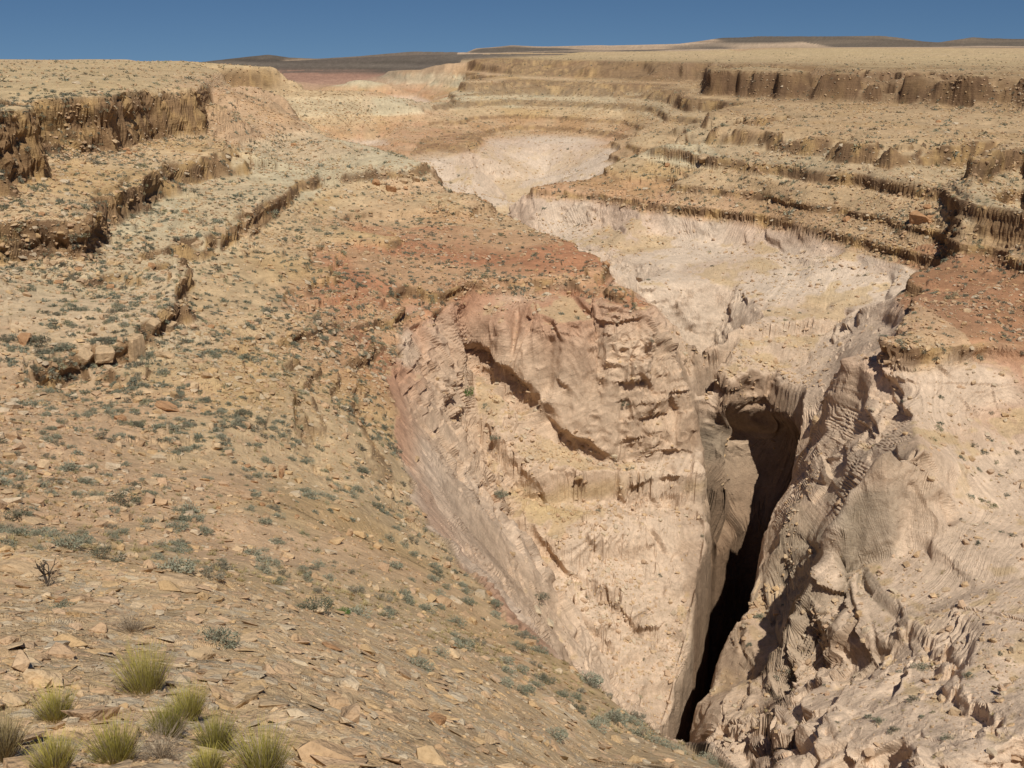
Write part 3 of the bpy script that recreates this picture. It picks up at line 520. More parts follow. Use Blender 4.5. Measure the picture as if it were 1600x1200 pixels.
# ------------------------------------------------------------------ materials
def new_mat(name):
    m = bpy.data.materials.new(name); m.use_nodes = True; b = m.node_tree.nodes['Principled BSDF']
    b.inputs['Roughness'].default_value = .95
    b.inputs['Specular IOR Level'].default_value = .12
    return m, m.node_tree, b
def rock_material(name, bump=.5, scale=1.0, base=None, var=.16):
    m, t, b = new_mat(name)
    tc = t.nodes.new('ShaderNodeTexCoord')
    src = None
    if base is None:
        at = t.nodes.new('ShaderNodeAttribute'); at.attribute_name = 'rock'; src = at.outputs['Color']
    else:
        at = t.nodes.new('ShaderNodeRGB'); at.outputs[0].default_value = (*base, 1); src = at.outputs[0]
    last = None; cur = src
    for sc, am in ((9.0, var), (1.7, var), (.35, var * .8)):
        nz = t.nodes.new('ShaderNodeTexNoise'); nz.inputs['Scale'].default_value = sc * scale; nz.inputs['Detail'].default_value = 6; nz.inputs['Roughness'].default_value = .7
        t.links.new(tc.outputs['Object'], nz.inputs['Vector'])
        mr = t.nodes.new('ShaderNodeMapRange'); mr.inputs[1].default_value = .3; mr.inputs[2].default_value = .7; mr.inputs[3].default_value = 1 - am; mr.inputs[4].default_value = 1 + am
        t.links.new(nz.outputs['Fac'], mr.inputs[0])
        mx = t.nodes.new('ShaderNodeVectorMath'); mx.operation = 'SCALE'
        t.links.new(cur, mx.inputs[0]); t.links.new(mr.outputs[0], mx.inputs['Scale']); cur = mx.outputs[0]
        bp = t.nodes.new('ShaderNodeBump'); bp.inputs['Strength'].default_value = bump; bp.inputs['Distance'].default_value = .25 / (sc * scale)
        t.links.new(nz.outputs['Fac'], bp.inputs['Height'])
        if last: t.links.new(last.outputs[0], bp.inputs['Normal'])
        last = bp
    if base is None:
        bd = t.nodes.new('ShaderNodeAttribute'); bd.attribute_name = 'bed'
        for sc, ds in ((2.2, .10), (7.0, .035)):
            nz = t.nodes.new('ShaderNodeTexNoise'); nz.noise_dimensions = '1D'; nz.inputs['Scale'].default_value = sc; nz.inputs['Detail'].default_value = 4; nz.inputs['Roughness'].default_value = .65
            t.links.new(bd.outputs['Fac'], nz.inputs['W'])
            bp = t.nodes.new('ShaderNodeBump'); bp.inputs['Strength'].default_value = .9; bp.inputs['Distance'].default_value = ds
            t.links.new(nz.outputs['Fac'], bp.inputs['Height']); t.links.new(last.outputs[0], bp.inputs['Normal']); last = bp
            mr = t.nodes.new('ShaderNodeMapRange'); mr.inputs[1].default_value = .3; mr.inputs[2].default_value = .7; mr.inputs[3].default_value = .93; mr.inputs[4].default_value = 1.07
            t.links.new(nz.outputs['Fac'], mr.inputs[0]); mx = t.nodes.new('ShaderNodeVectorMath'); mx.operation = 'SCALE'
            t.links.new(cur, mx.inputs[0]); t.links.new(mr.outputs[0], mx.inputs['Scale']); cur = mx.outputs[0]
    t.links.new(cur, b.inputs['Base Color']); t.links.new(last.outputs[0], b.inputs['Normal'])
    return m
M_ter = rock_material('sandstone_ground', .6)
M_rock = rock_material('loose_rock', .5, 1.5, (.46, .33, .20), .2)

# ------------------------------------------------------------------ terrain objects
VX = np.stack([GX, GY, GZ], -1).astype(np.float32)
BED = np.where(sl2 > .5, cbw, np.where(r2 > 60, wz * 1.0, 0)).astype(np.float32)
fi, fj = np.meshgrid(np.arange(NA - 1), np.arange(NV - 1), indexing='ij')
cx = GX[:-1, :-1]; cy = GY[:-1, :-1]; cz = GZ[:-1, :-1]; csl = sl2[:-1, :-1]
reg = np.zeros(cx.shape, int)                                   # hillside
reg[(cz > -9.6) & (np.hypot(cx, cy) > 85)] = 1                  # plateau
reg[csl > .5] = 2                                               # canyon wall
reg[(csl > .5) & (cx > 24 + (cy - 100) * .35) & (cy < 141)] = 3  # dome
reg[np.hypot(cx, cy) > 880] = 4
reg[(csl <= .5) & (cx > 25) & (cz <= -9.6) & (cy > 60)& (np.hypot(cx, cy) <= 880)] = 5
names = ['hillside', 'plateau', 'canyon_wall', 'sandstone_dome', 'mesa', 'canyon_terrace']
labels = ['rubble covered slope with scattered shrubs falling from the left cliffs and the foreground', 'flat tan plateau top above the dark rim cliffs',
          'pale cross-bedded sandstone walls below the red bench and round the slot canyon', 'big swirled pale sandstone domes right of the dark slot',
          'dark distant mesas along the skyline', 'terraced slopes with thin ledges under the right-hand rim']
def grid_object(name, label, fmask):
    a = fi[fmask]; b = fj[fmask]
    v00 = a * NV + b; v10 = (a + 1) * NV + b; v11 = (a + 1) * NV + b + 1; v01 = a * NV + b + 1
    q = np.stack([v00, v01, v11, v10], 1)
    used, inv = np.unique(q.ravel(), return_inverse=True)
    me = bpy.data.meshes.new(name)
    me.vertices.add(len(used)); me.vertices.foreach_set('co', VX.reshape(-1, 3)[used].ravel())
    me.loops.add(q.size); me.loops.foreach_set('vertex_index', inv.astype(np.int32).ravel())
    me.polygons.add(len(q)); me.polygons.foreach_set('loop_start', np.arange(0, q.size, 4, dtype=np.int32))
    me.polygons.foreach_set('use_smooth', np.full(len(q), name == 'mesa'))
    me.update(calc_edges=True)
    at = me.color_attributes.new('rock', 'FLOAT_COLOR', 'POINT')
    c4 = np.ones((len(used), 4), np.float32); c4[:, :3] = col.reshape(-1, 3)[used]
    at.data.foreach_set('color', c4.ravel())
    ba = me.attributes.new('bed', 'FLOAT', 'POINT'); ba.data.foreach_set('value', BED.reshape(-1)[used])
    me.materials.append(M_ter)
    o = bpy.data.objects.new(name, me); COL.objects.link(o); o['kind'] = 'structure'; o['label'] = label
    return o
for k, nm in enumerate(names):
    grid_object(nm, labels[k], reg == k)
#print('t mesh', time.time() - T0)


# ------------------------------------------------------------------ what the camera can see of the ground
ph = np.arctan2(GZ, np.hypot(GX, GY)); run = np.maximum.accumulate(ph, axis=1)
seen = ph >= run - 0.0006
dep = GY * CP - GZ * SP; dep = np.where(dep < .1, .1, dep)
SX = 800 + F * GX / dep; SY = 600 - F * (GY * SP + GZ * CP) / dep
inview = seen & (GY > 1) & (SX > -15) & (SX < 1615) & (SY > 30) & (SY < 1215)
def find(px, py):
    """the nearest ground that the line of sight through a photo pixel meets"""
    d = np.hypot(SX - px, SY - py); d = np.where(inview, d, 1e9); m = d.min() + 1.5
    c = np.argwhere(d <= m); k = c[np.argmin(r2[c[:, 0], c[:, 1]])]
    return tuple(k)
def vis(i, j): return np.array([GX[i, j], GY[i, j], GZ[i, j]]), N2s[i, j]
N2s = np.stack([blur(N2[..., k].astype(np.float32), 3, 0) for k in range(3)], -1); N2s = np.stack([blur(N2s[..., k], 3, 1) for k in range(3)], -1)
N2s /= np.linalg.norm(N2s, axis=-1, keepdims=True)
steps = 1 - N2s[..., 2]

def mesh_from(name, V, Fc, mat, colors=None, smooth=False):
    """V (n,3); Fc list of polygons or int array (m,k)"""
    me = bpy.data.meshes.new(name)
    if isinstance(Fc, np.ndarray):
        me.vertices.add(len(V)); me.vertices.foreach_set('co', np.asarray(V, np.float32).ravel())
        me.loops.add(Fc.size); me.loops.foreach_set('vertex_index', Fc.astype(np.int32).ravel())
        me.polygons.add(len(Fc)); me.polygons.foreach_set('loop_start', np.arange(0, Fc.size, Fc.shape[1], dtype=np.int32))
        me.polygons.foreach_set('use_smooth', np.full(len(Fc), smooth)); me.update(calc_edges=True)
    else:
        me.from_pydata([tuple(v) for v in V], [], Fc); me.update()
    if colors is not None:
        at = me.color_attributes.new('rock', 'FLOAT_COLOR', 'POINT')
        c4 = np.ones((len(V), 4), np.float32); c4[:, :3] = colors; at.data.foreach_set('color', c4.ravel())
    me.materials.append(mat)
    return me
def obj(name, me, parent=None, loc=None):
    o = bpy.data.objects.new(name, me); COL.objects.link(o)
    if parent: o.parent = parent
    if loc is not None: o.location = loc
    return o
def tag(o, label, cat, group=None, kind=None):
    if label: o['label'] = label
    if cat: o['category'] = cat
    if group: o['group'] = group
    if kind: o['kind'] = kind
    return o

# ------------------------------------------------------------------ rocks
def hull_rock(seed, sx, sy, sz, npt=16, jag=.0, bev=0.0, cuts=0):
    rg = np.random.default_rng(seed); bm = bmesh.new()
    for k in range(npt):
        v = rg.normal(size=3); v /= np.linalg.norm(v); v = np.sign(v) * np.abs(v) ** .6
        bm.verts.new((v[0] * sx * rg.uniform(.75, 1), v[1] * sy * rg.uniform(.75, 1), v[2] * sz * rg.uniform(.8, 1)))
    rs = bmesh.ops.convex_hull(bm, input=bm.verts)
    bmesh.ops.delete(bm, geom=list({g for g in rs['geom_interior'] + rs['geom_unused'] if isinstance(g, bmesh.types.BMVert)}), context='VERTS')
    if bev: bmesh.ops.bevel(bm, geom=bm.edges[:], offset=bev, segments=1, affect='EDGES', clamp_overlap=True)
    bmesh.ops.triangulate(bm, faces=bm.faces)
    if cuts:
        bmesh.ops.subdivide_edges(bm, edges=bm.edges[:], cuts=cuts, use_grid_fill=True)
        for v in bm.verts:
            n = mnoise.noise(v.co * 3.0 / max(sx, sz) + Vector((seed, 0, 0))) * .5 + .5 * mnoise.noise(v.co * 9 / max(sx, sz))
            st = math.sin(v.co.z / sz * 9 + seed) * .25
            v.co += v.co.normalized() * (n * .14 + st * .07) * min(sx, sy)
        bmesh.ops.triangulate(bm, faces=bm.faces)
    bm.verts.ensure_lookup_table(); bmesh.ops.recalc_face_normals(bm, faces=bm.faces)
    for i, v in enumerate(bm.verts): v.index = i
    V = np.array([v.co[:] for v in bm.verts]); T = np.array([[v.index for v in f.verts] for f in bm.faces]); bm.free()
    return V, T
KINDS = [hull_rock(200 + i, 1, .8, z, 12) for i, z in enumerate((.75, .6, .5, .35, .22, .16, .45, .28))]
def scatter_stuff(name, label, idx, size, kinds, colf, sink=.25, mat=None):
    Vs, Ts, Cs = [], [], []; off = 0
    for k in range(len(kinds)):
        m = np.arange(len(idx)) % len(kinds) == k
        if not m.any(): continue
        I = idx[m]; sz = size[m]; V, T = kinds[k]; nn = len(I)
        p = np.stack([GX[I[:, 0], I[:, 1]], GY[I[:, 0], I[:, 1]], GZ[I[:, 0], I[:, 1]]], -1); n = N2s[I[:, 0], I[:, 1]].copy()
        n = n + RNG.normal(size=n.shape) * .18; n[:, 2] += .3; n /= np.linalg.norm(n, axis=1, keepdims=True)
        a = RNG.uniform(0, 2 * math.pi, nn); t = np.stack([np.cos(a), np.sin(a), np.zeros(nn)], -1); t -= n * (t * n).sum(1)[:, None]; t /= np.linalg.norm(t, axis=1, keepdims=True)
        b = np.cross(n, t); R = np.stack([t, b, n], 1)
        asp = RNG.uniform(.6, 1.3, (nn, 1, 3)) * sz[:, None, None]
        w = np.einsum('nvk,nkc->nvc', V[None] * asp, R) + p[:, None] + n[:, None] * (sz * (V[:, 2].max() * (1 - 2 * sink)))[:, None, None]
        Vs.append(w.reshape(-1, 3)); Ts.append((T[None] + (np.arange(nn) * len(V))[:, None, None] + off).reshape(-1, 3)); off += nn * len(V)
        c = colf(I); Cs.append(np.repeat(c, len(V), 0))
    me = mesh_from(name, np.concatenate(Vs), np.concatenate(Ts), mat or M_ter, np.concatenate(Cs))
    return tag(obj(name, me), label, None, None, 'stuff')
def stone_col(I):
    base = col[I[:, 0], I[:, 1]] * .55 + .45 * C(.45, .32, .19)
    pick = RNG.integers(0, 5, len(I)); pal = np.array([(.54, .40, .25), (.51, .34, .17), (.47, .31, .20), (.51, .44, .33), (.42, .27, .16)])
    return base * .5 + pal[pick] * .5 * RNG.uniform(.85, 1.15, (len(I), 1))
cand = np.argwhere(inview[::1, ::1])
ci, cj = cand[:, 0], cand[:, 1]
cs = steps[ci, cj]; csk = sl2[ci, cj]; cr_ = r2[ci, cj]; czz = GZ[ci, cj]
patchy = vn2(GX[ci, cj] / 13, GY[ci, cj] / 13, 301)
w = np.where(csk > .5, .30 * sstep(.35, .12, cs), 1.0) * sstep(.46, .30, cs) * np.clip(.7 + patchy, .35, 1.5) * (cr_ < 650) * np.where((czz > -9.6) & (cr_ > 100), .35, 1)
w /= w.sum()
def draw(n, w): return cand[RNG.choice(len(cand), n, replace=False, p=w)]
NS = 54000
wn = w * (cr_ < 46); wn /= wn.sum(); wf = w * (cr_ >= 46); wf /= wf.sum()
I = draw(NS, wf); rI = r2[I[:, 0], I[:, 1]]
psz = 1.1 * (RNG.pareto(1.9, NS) + 1)                 # half size in picture elements
size = np.clip(psz * rI * .00068, .025, np.where(rI < 45, .20, .55))
scatter_stuff('rubble', 'loose angular stones littering the slopes', I, size, KINDS, stone_col)
FLAT = [hull_rock(230 + i, 1, .75, z, 11) for i, z in enumerate((.10, .14, .2, .12, .3, .09, .5, .16))]
I = draw(21000, wn); rI = r2[I[:, 0], I[:, 1]]
size = np.clip(.017 * (RNG.pareto(1.6, len(I)) + 1) * np.clip(rI / 14, .7, 2.2), .015, .34)
scatter_stuff('flagstones', 'flat broken sandstone chips and plates covering the near hill', I, size, FLAT, stone_col, .3)

# boulders one could count
ROCKM = [M_rock, rock_material('rust_rock', .5, 1.5, (.40, .23, .12), .2), rock_material('pale_rock', .5, 1.5, (.50, .41, .29), .15)]
def rock_proto(i, sz, m):
    V, T = hull_rock(400 + i, 1, .8, sz, 13, bev=.05, cuts=2)
    return mesh_from('boulder', V, T, ROCKM[m])
RP = [rock_proto(i, sz, m) for i, (sz, m) in enumerate(((.8, 0), (.6, 1), (.5, 2), (.3, 0), (.22, 1), (.2, 2), (.65, 0), (.4, 2)))]
wb = w * np.where(csk > .5, .1, 1) * (cr_ > 20) * (cr_ < 320) * np.where(cr_ < 46, .35, 1); wb /= wb.sum()
def area_name(i, j):
    x, y, sx, sy, R_ = GX[i, j], GY[i, j], SX[i, j], SY[i, j], r2[i, j]
    if R_ < 46: return ('the near hill among the flagstones at the far left' if sx < 260 else 'the near hill crest behind the brush clumps' if sx < 560 else 'the near hill slope running down to the right')
    if sl2[i, j] > .5:
        if R_ > 250: return 'the pale floor of the far side canyon'
        return ('the pale ledges of the wall under the red bench' if sx < 1110 else 'the pale shelf above the slot canyon' if sy < 680 else 'the swirled pale rock right of the slot')
    if GZ[i, j] > -9.6 and R_ > 85: return 'the plateau top above the left rim cliff' if sx < 500 else 'the plateau top above the right rim cliff'
    if sx < 640 and R_ < 300:
        if sy < 300: return 'the rubble apron under the left rim cliff' if sx < 320 else 'the rounded grey spur behind the ledges'
        if sx < 300: return 'the slope just above the broken yellow ledge' if sy < 530 else 'the left slope below the broken yellow ledge'
        if sy < 470: return 'the slope between the yellow ledge and the red bench'
        return 'the middle of the long left slope' if sx < 460 else 'the left slope close above the gully rim'
    if sx < 980 and R_ < 260: return 'the flat red bench' if sy < 480 else 'the left slope close above the gully rim'
    if sx > 1400 and R_ < 215: return 'the right-hand red bench'
    return 'the right terraces between the ledges' if sx > 980 else 'the tiered slopes at the head of the canyon'
def orient(o, n, rz, s, tilt=.25):
    v = Vector(n) + Vector((0, 0, .4)); q = v.normalized().to_track_quat('Z', 'Y')
    from mathutils import Quaternion
    o.rotation_mode = 'QUATERNION'; o.rotation_quaternion = q @ Quaternion((0, 0, 1), rz) @ Quaternion((1, 0, 0), random.uniform(-tilt, tilt))
    o.scale = s
Ib = draw(230, wb)
for (i, j) in Ib:
    p, n = vis(i, j); k = random.choice((2, 7)) if sl2[i, j] > .5 else random.randrange(len(RP)); o = obj('boulder', RP[k])
    hs = min(r2[i, j] * .00068 * random.uniform(4.5, 9), 1.1) * (.6 if r2[i, j] < 45 else 1)
    o.location = p + n * hs * .12; orient(o, n, random.uniform(0, 6.28), (hs, hs * random.uniform(.7, 1.2), hs))
    kd = ('chunky tan', 'rusty brown', 'pale cream', 'flattish tan', 'flat rust-coloured', 'flat pale', 'blocky tan', 'low pale')[k]
    tag(o, kd + (' boulder' if hs > .55 else ' rock') + ' lying on ' + area_name(i, j), 'boulder', kd + ' rocks lying on ' + area_name(i, j))
# the ones that stand out in the photograph: px, py, half width px, proto, squash (y, z), label, name
def box_rock(seed, sy, sz):
    rg = np.random.default_rng(seed); bm = bmesh.new()
    for x in (-1, 1):
        for y in (-1, 1):
            for z_ in (-1, 1): bm.verts.new((x * rg.uniform(.72, 1), y * sy * rg.uniform(.75, 1), z_ * sz * rg.uniform(.8, 1)))
    bmesh.ops.convex_hull(bm, input=bm.verts); bmesh.ops.bevel(bm, geom=bm.edges[:], offset=.07, segments=1, affect='EDGES', clamp_overlap=True)
    bmesh.ops.triangulate(bm, faces=bm.faces); bmesh.ops.subdivide_edges(bm, edges=bm.edges[:], cuts=3, use_grid_fill=True)
    for v in bm.verts:
        v.co += v.co.normalized() * (mnoise.noise(v.co * 3 + Vector((seed, 0, 0))) * .07 + .05 * mnoise.noise(v.co * Vector((2, 2, 11)) + Vector((0, seed, 0))))
    for i, v in enumerate(bm.verts): v.index = i
    V = np.array([v.co[:] for v in bm.verts]); T = [[v.index for v in f.verts] for f in bm.faces]; bm.free()
    return mesh_from('boulder', V, T, M_rock)
RP += [box_rock(900, .7, .8), box_rock(901, .8, .55), box_rock(902, .6, 1.0)]
BIG = [
 (205, 545, 22, 8, 1, 1.25, 'largest square tan block at the lower end of the broken yellow ledge', 0),
 (165, 555, 18, 9, 1, 1, 'low tan block left of the largest square block of the broken ledge', 0),
 (130, 560, 14, 8, 1, .9, 'leftmost block of the broken yellow ledge', 0),
 (236, 512, 13, 10, 1, 1, 'upright block just above the largest square block of the broken ledge', 0),
 (262, 512, 13, 9, 1, 1.2, 'tilted block with a dark hollow at the bend of the broken ledge', 0),
 (284, 440, 6, 10, .7, 1.6, 'thin upright fin of rock on the broken yellow ledge', 0),
 (345, 362, 10, 8, 1, .9, 'squarish block in the upper run of the broken yellow ledge', 0),
 (385, 335, 10, 10, 1, .8, 'upright block near the upper end of the broken yellow ledge', 0),
 (308, 384, 9, 9, 1, 1, 'stubby block at the start of the upper run of the broken yellow ledge', 0),
 (1442, 340, 25, 0, .9, .75, 'large reddish brown boulder fallen below the right-hand ledge', 1),
 (258, 556, 19, 6, .7, .5, 'long tilted tan slab fallen just right of the broken yellow ledge', 0),
 (222, 612, 24, 3, .8, .7, 'flat tan slab stacked at the upper end of the leaning slab pile', 0),
 (262, 638, 32, 4, .6, .8, 'thick layered brown slab at the lower end of the slab pile', 1),
 (188, 655, 14, 1, .8, .9, 'brown block standing alone left of the slab pile', 1),
 (652, 717, 10, 6, .8, .8, 'single yellow-brown block resting on the white rock of the gully wall', 0),
 (1277, 657, 14, 6, .8, .9, 'cube-like yellow boulder perched above the slot canyon', 0),
 (1100, 246, 14, 2, .9, .9, 'large block sitting on the middle ledge of the right terraces', 0),
 (612, 296, 12, 0, .7, 1.3, 'upright orange block below the yellow ledge of the left spur', 1),
 (588, 285, 9, 1, .8, 1.2, 'smaller orange block left of the upright one below the yellow ledge', 1),
 (632, 283, 9, 2, .7, 1.3, 'pale upright block at the end of the yellow ledge of the left spur', 0),
 (650, 280, 9, 0, .9, 1.3, 'rightmost block tumbled from the yellow ledge of the left spur', 0),
 (30, 893, 60, 3, .45, .5, 'long smooth tan sandstone slab at the left edge beside the burnt stump', 0),
 (138, 952, 38, 5, .8, .6, 'undercut pinkish flat slab casting a black shadow on the near hill', 0),
 (96, 940, 15, 1, .8, .7, 'small pink stone left of the undercut flat slab', 1),
 (123, 942, 9, 2, .8, .9, 'small pale stone resting on the undercut flat slab', 2),
 (275, 908, 48, 5, .7, .7, 'broad tan flagstone with stepped edge in the middle of the near hill', 0),
 (300, 925, 26, 4, .6, .7, 'thin dark-edged slab just under the broad flagstone', 0),
 (-2, 1028, 20, 6, .8, 1.2, 'rounded grey-brown boulder cut by the left edge of the photo', 0),
 (318, 995, 20, 7, .7, .8, 'upright split stone in the middle of the near hill', 0),
 (520, 1012, 26, 4, .45, .6, 'reddish brown tilted slab with sharp edge on the near hill crest', 1),
 (465, 1030, 22, 5, .8, .7, 'flat tan slab left of the reddish tilted slab', 0),
 (405, 965, 18, 5, .6, .7, 'thin flagstone with shadowed gap below it on the crest', 0),
 (645, 1100, 28, 3, .7, .9, 'golden brown block at the front of the near hill, tallest of its cluster', 0),
 (680, 1125, 24, 0, .7, .8, 'darker block right of the golden brown block', 1),
 (715, 1090, 22, 5, .8, .8, 'pale grey slab behind the golden brown block', 2),
 (110, 1185, 18, 5, .8, .8, 'light grey flat stone between the bottom left bushes', 2),
 (112, 1126, 11, 2, .9, 1.0, 'white-grey angular stone right of the small green bush', 2),
 (38, 1118, 30, 5, .8, .8, 'grey flat slab at the left edge above the small bush', 2),
 (200, 1100, 34, 5, .6, .5, 'grey flat slab half buried below the largest yellow bush', 2),
 (470, 1135, 30, 5, .7, .8, 'tan slab with a diagonal crack near the bottom middle', 0),
 (395, 1055, 22, 2, .8, .5, 'pale rounded flagstone right of the largest yellow bush', 2),
 (40, 530, 22, 1, .6, .6, 'rusty brown slab lying high on the far left slope', 1),
 (40, 815, 26, 3, .7, .9, 'dark-shadowed tan block at the left edge above the long slab', 0),
 (438, 742, 16, 1, .4, 1.2, 'narrow upright brown rock fin on the left slope', 1),
 (800, 862, 10, 0, .9, .8, 'tan boulder in the gully bottom beside the green bushes', 0),
 (840, 955, 14, 2, .8, .8, 'pale boulder at the foot of the gully, upper of two', 2),
 (860, 975, 12, 2, .9, .9, 'pale boulder at the foot of the gully, lower of two', 2),
 (905, 745, 8, 6, .9, .9, 'small yellow block on the middle lip of the bench wall', 0),
 (536, 470, 9, 1, .5, 1.6, 'narrow red rock standing on the slope left of the bench', 1),
]
for (px_, py_, hw, k, sy, szz, lab, m) in BIG:
    i, j = find(px_, py_); p, n = vis(i, j); D = np.linalg.norm(p); hs = hw * D / F
    me = RP[k].copy(); me.materials[0] = ROCKM[m]; o = obj('flat_slab' if k in (3, 4, 5) else 'boulder', me)
    o.location = p + n * hs * .08; orient(o, n, random.uniform(-.4, .4) if k < 8 else random.uniform(-.9, .9), (hs * (1 if k < 8 else random.uniform(.75, 1)), hs * sy, hs * szz), .1 if k < 8 else .38)
    tag(o, lab, 'slab' if k in (3, 4, 5) else 'boulder')

# ------------------------------------------------------------------ plants
def plant_material(name, c, c2=None):
    m, t, b = new_mat(name)
    oi = t.nodes.new('ShaderNodeObjectInfo'); nz = t.nodes.new('ShaderNodeTexNoise'); nz.inputs['Scale'].default_value = 6
    tc = t.nodes.new('ShaderNodeTexCoord'); t.links.new(tc.outputs['Object'], nz.inputs['Vector'])
    ad = t.nodes.new('ShaderNodeMath'); ad.operation = 'ADD'; t.links.new(oi.outputs['Random'], ad.inputs[0]); t.links.new(nz.outputs['Fac'], ad.inputs[1])
    mr = t.nodes.new('ShaderNodeMapRange'); mr.inputs[1].default_value = .4; mr.inputs[2].default_value = 1.5; t.links.new(ad.outputs[0], mr.inputs[0])
    mx = t.nodes.new('ShaderNodeMix'); mx.data_type = 'RGBA'; mx.inputs[6].default_value = (*c, 1); mx.inputs[7].default_value = (*(c2 or [v * 1.35 for v in c]), 1)
    t.links.new(mr.outputs[0], mx.inputs[0]); t.links.new(mx.outputs[2], b.inputs['Base Color'])
    b.inputs['Roughness'].default_value = .9
    return m
M_sage = plant_material('sage_leaves', (.19, .195, .135), (.30, .30, .22))
M_dark = plant_material('dark_leaves', (.13, .13, .085), (.22, .20, .15))
M_dry = plant_material('dry_grass', (.30, .23, .10), (.40, .32, .16))
M_twig = plant_material('dry_twigs', (.22, .17, .12), (.36, .29, .21))
M_yel = plant_material('yellow_green_stems', (.24, .22, .05), (.42, .36, .09))
M_grn = plant_material('fresh_leaves', (.06, .12, .03), (.10, .17, .04))
M_char = plant_material('charred_wood', (.05, .04, .035), (.10, .08, .06))
def leafy(seed, n, leaf, h=.8, flat=1.0):
    """a rounded, ragged shrub of unit radius: leaf-size faces in clumps on many short stems"""
    rg = np.random.default_rng(seed); nc = 13
    cc = rg.normal(size=(nc, 3)); cc /= np.linalg.norm(cc, axis=1, keepdims=True); cc[:, 2] = np.abs(cc[:, 2]) * .8
    cc = cc * rg.uniform(.35, .85, (nc, 1)); cr = rg.uniform(.2, .42, nc)
    w = rg.integers(0, nc, n); d = rg.normal(size=(n, 3)); d /= np.linalg.norm(d, axis=1, keepdims=True)
    p = cc[w] + d * cr[w, None] * rg.uniform(.4, 1.05, (n, 1)) ** .6; p[:, 2] = np.maximum(p[:, 2] * h, .02)
    up = p + rg.normal(size=p.shape) * .4; up /= np.linalg.norm(up, axis=1, keepdims=True); si = np.cross(up, rg.normal(size=p.shape)); si /= np.linalg.norm(si, axis=1, keepdims=True)
    L = leaf * rg.uniform(.6, 1.5, (n, 1)); V = np.stack([p - si * L * .35, p + si * L * .35, p + up * L * 1.6], 1).reshape(-1, 3)
    return V, np.arange(3 * n).reshape(-1, 3)
def blades(seed, n, h, wd, spread, r0=.25, curve=.3, seg=2):
    rg = np.random.default_rng(seed); a = rg.uniform(0, 6.283, n); q = rg.uniform(0, 1, n) ** .6
    base = np.stack([np.cos(a) * q * r0, np.sin(a) * q * r0, np.zeros(n)], -1); tl = q * spread + rg.normal(size=n) * .12; a2 = a + rg.normal(size=n) * .5
    L = h * rg.uniform(.4, 1.1, n); sd_ = np.stack([-np.sin(a2 + rg.normal(size=n)), np.cos(a2), np.zeros(n)], -1) * wd
    V = []; 
    for t in range(seg + 1):
        f = t / seg; tt_ = tl + curve * f * f
        c = base + np.stack([np.cos(a2) * np.sin(tt_), np.sin(a2) * np.sin(tt_), np.cos(tt_)], -1) * (L * f)[:, None]
        ww = 1 - .75 * f
        V.append(c - sd_ * ww); V.append(c + sd_ * ww)
    V = np.stack(V, 1); nv = V.shape[1]; Fq = np.concatenate([np.arange(n)[:, None] * nv + np.array([[2 * t, 2 * t + 1, 2 * t + 3, 2 * t + 2]]) for t in range(seg)])
    return V.reshape(-1, 3), Fq
def tubes(seed, n, h, r, spread, branch=True):
    """forking dry stems as thin three-sided tubes"""
    rg = np.random.default_rng(seed); V = []; Fq = []
    def seg_(a, b, ra, rb):
        k = len(V); d = (b - a) / (np.linalg.norm(b - a) + 1e-9); u = np.cross(d, [.3, .5, .8]); u /= np.linalg.norm(u); v = np.cross(d, u)
        for (c, rr_) in ((a, ra), (b, rb)):
            for t in range(3): V.append(c + rr_ * (math.cos(2.094 * t) * u + math.sin(2.094 * t) * v))
        for t in range(3): Fq.append([k + t, k + (t + 1) % 3, k + 3 + (t + 1) % 3, k + 3 + t])
    def grow(p, d, L, r_, lv):
        q = p + d * L; seg_(p, q, r_, r_ * .6)
        if lv > 0:
            for _ in range(3):
                e = d + rg.normal(size=3) * .45; e /= np.linalg.norm(e); grow(q, e, L * rg.uniform(.5, .85), r_ * .6, lv - 1)
    for _ in range(n):
        a = rg.uniform(0, 6.283); t = rg.uniform(.1, spread); grow(np.zeros(3), np.array([math.cos(a) * math.sin(t), math.sin(a) * math.sin(t), math.cos(t)]), h * rg.uniform(.3, .5), r, 2 if branch else 0)
    return np.array(V), np.array(Fq)

SH_HI = []
for k in range(4):
    V, T = leafy(500 + k, 900, .075, .75); V2_, T2_ = tubes(520 + k, 7, .8, .012, 1.1)
    SH_HI.append((mesh_from('foliage', V, T, (M_sage, M_sage, M_dark, M_sage)[k]), mesh_from('stems', V2_, T2_, M_twig)))
SH_LO = [leafy(540 + k, 150, .17, .75) for k in range(4)]
SH_XS = [leafy(560 + k, 26, .42, .75) for k in range(4)]
GR = []
for k in range(3):
    V, T = blades(580 + k, 90, 1.0, .035, .9); GR.append(mesh_from('grass_tuft', V, T, M_dry))
# where shrubs grow
ws_ = np.where(csk > .5, .10 * sstep(.22, .1, cs), 1.0) * sstep(.46, .30, cs) * np.clip(.9 + vn2(GX[ci, cj] / 9, GY[ci, cj] / 9, 303), .2, 2) * (cr_ < 900) * np.where(cr_ < 34, .04, 1) * (cr_ > 18)
area = r2[ci, cj] ** 2 * 1.2e-6 / np.clip(np.abs(GZ[ci, cj] / r2[ci, cj]), .03, 1)   # ground per picture element
ws_ = ws_ * np.clip(area / .02, .02, 30) ** .25 * np.where((GX[ci, cj] < 28) & (cr_ < 210) & (csk < .5), 1.7, 1) * np.where(cr_ < 80, .22 + .5 * sstep(50, 80, cr_), 1)
ws_ = ws_ * np.where(csk < .5, 1, .8) ; ws_ /= ws_.sum()
NSH = 6600
I = draw(NSH, ws_); rI = r2[I[:, 0], I[:, 1]]
size = RNG.uniform(.22, .62, NSH) * np.where(RNG.uniform(size=NSH) < .12, 1.5, 1)
app = size / rI; order = np.argsort(-app)
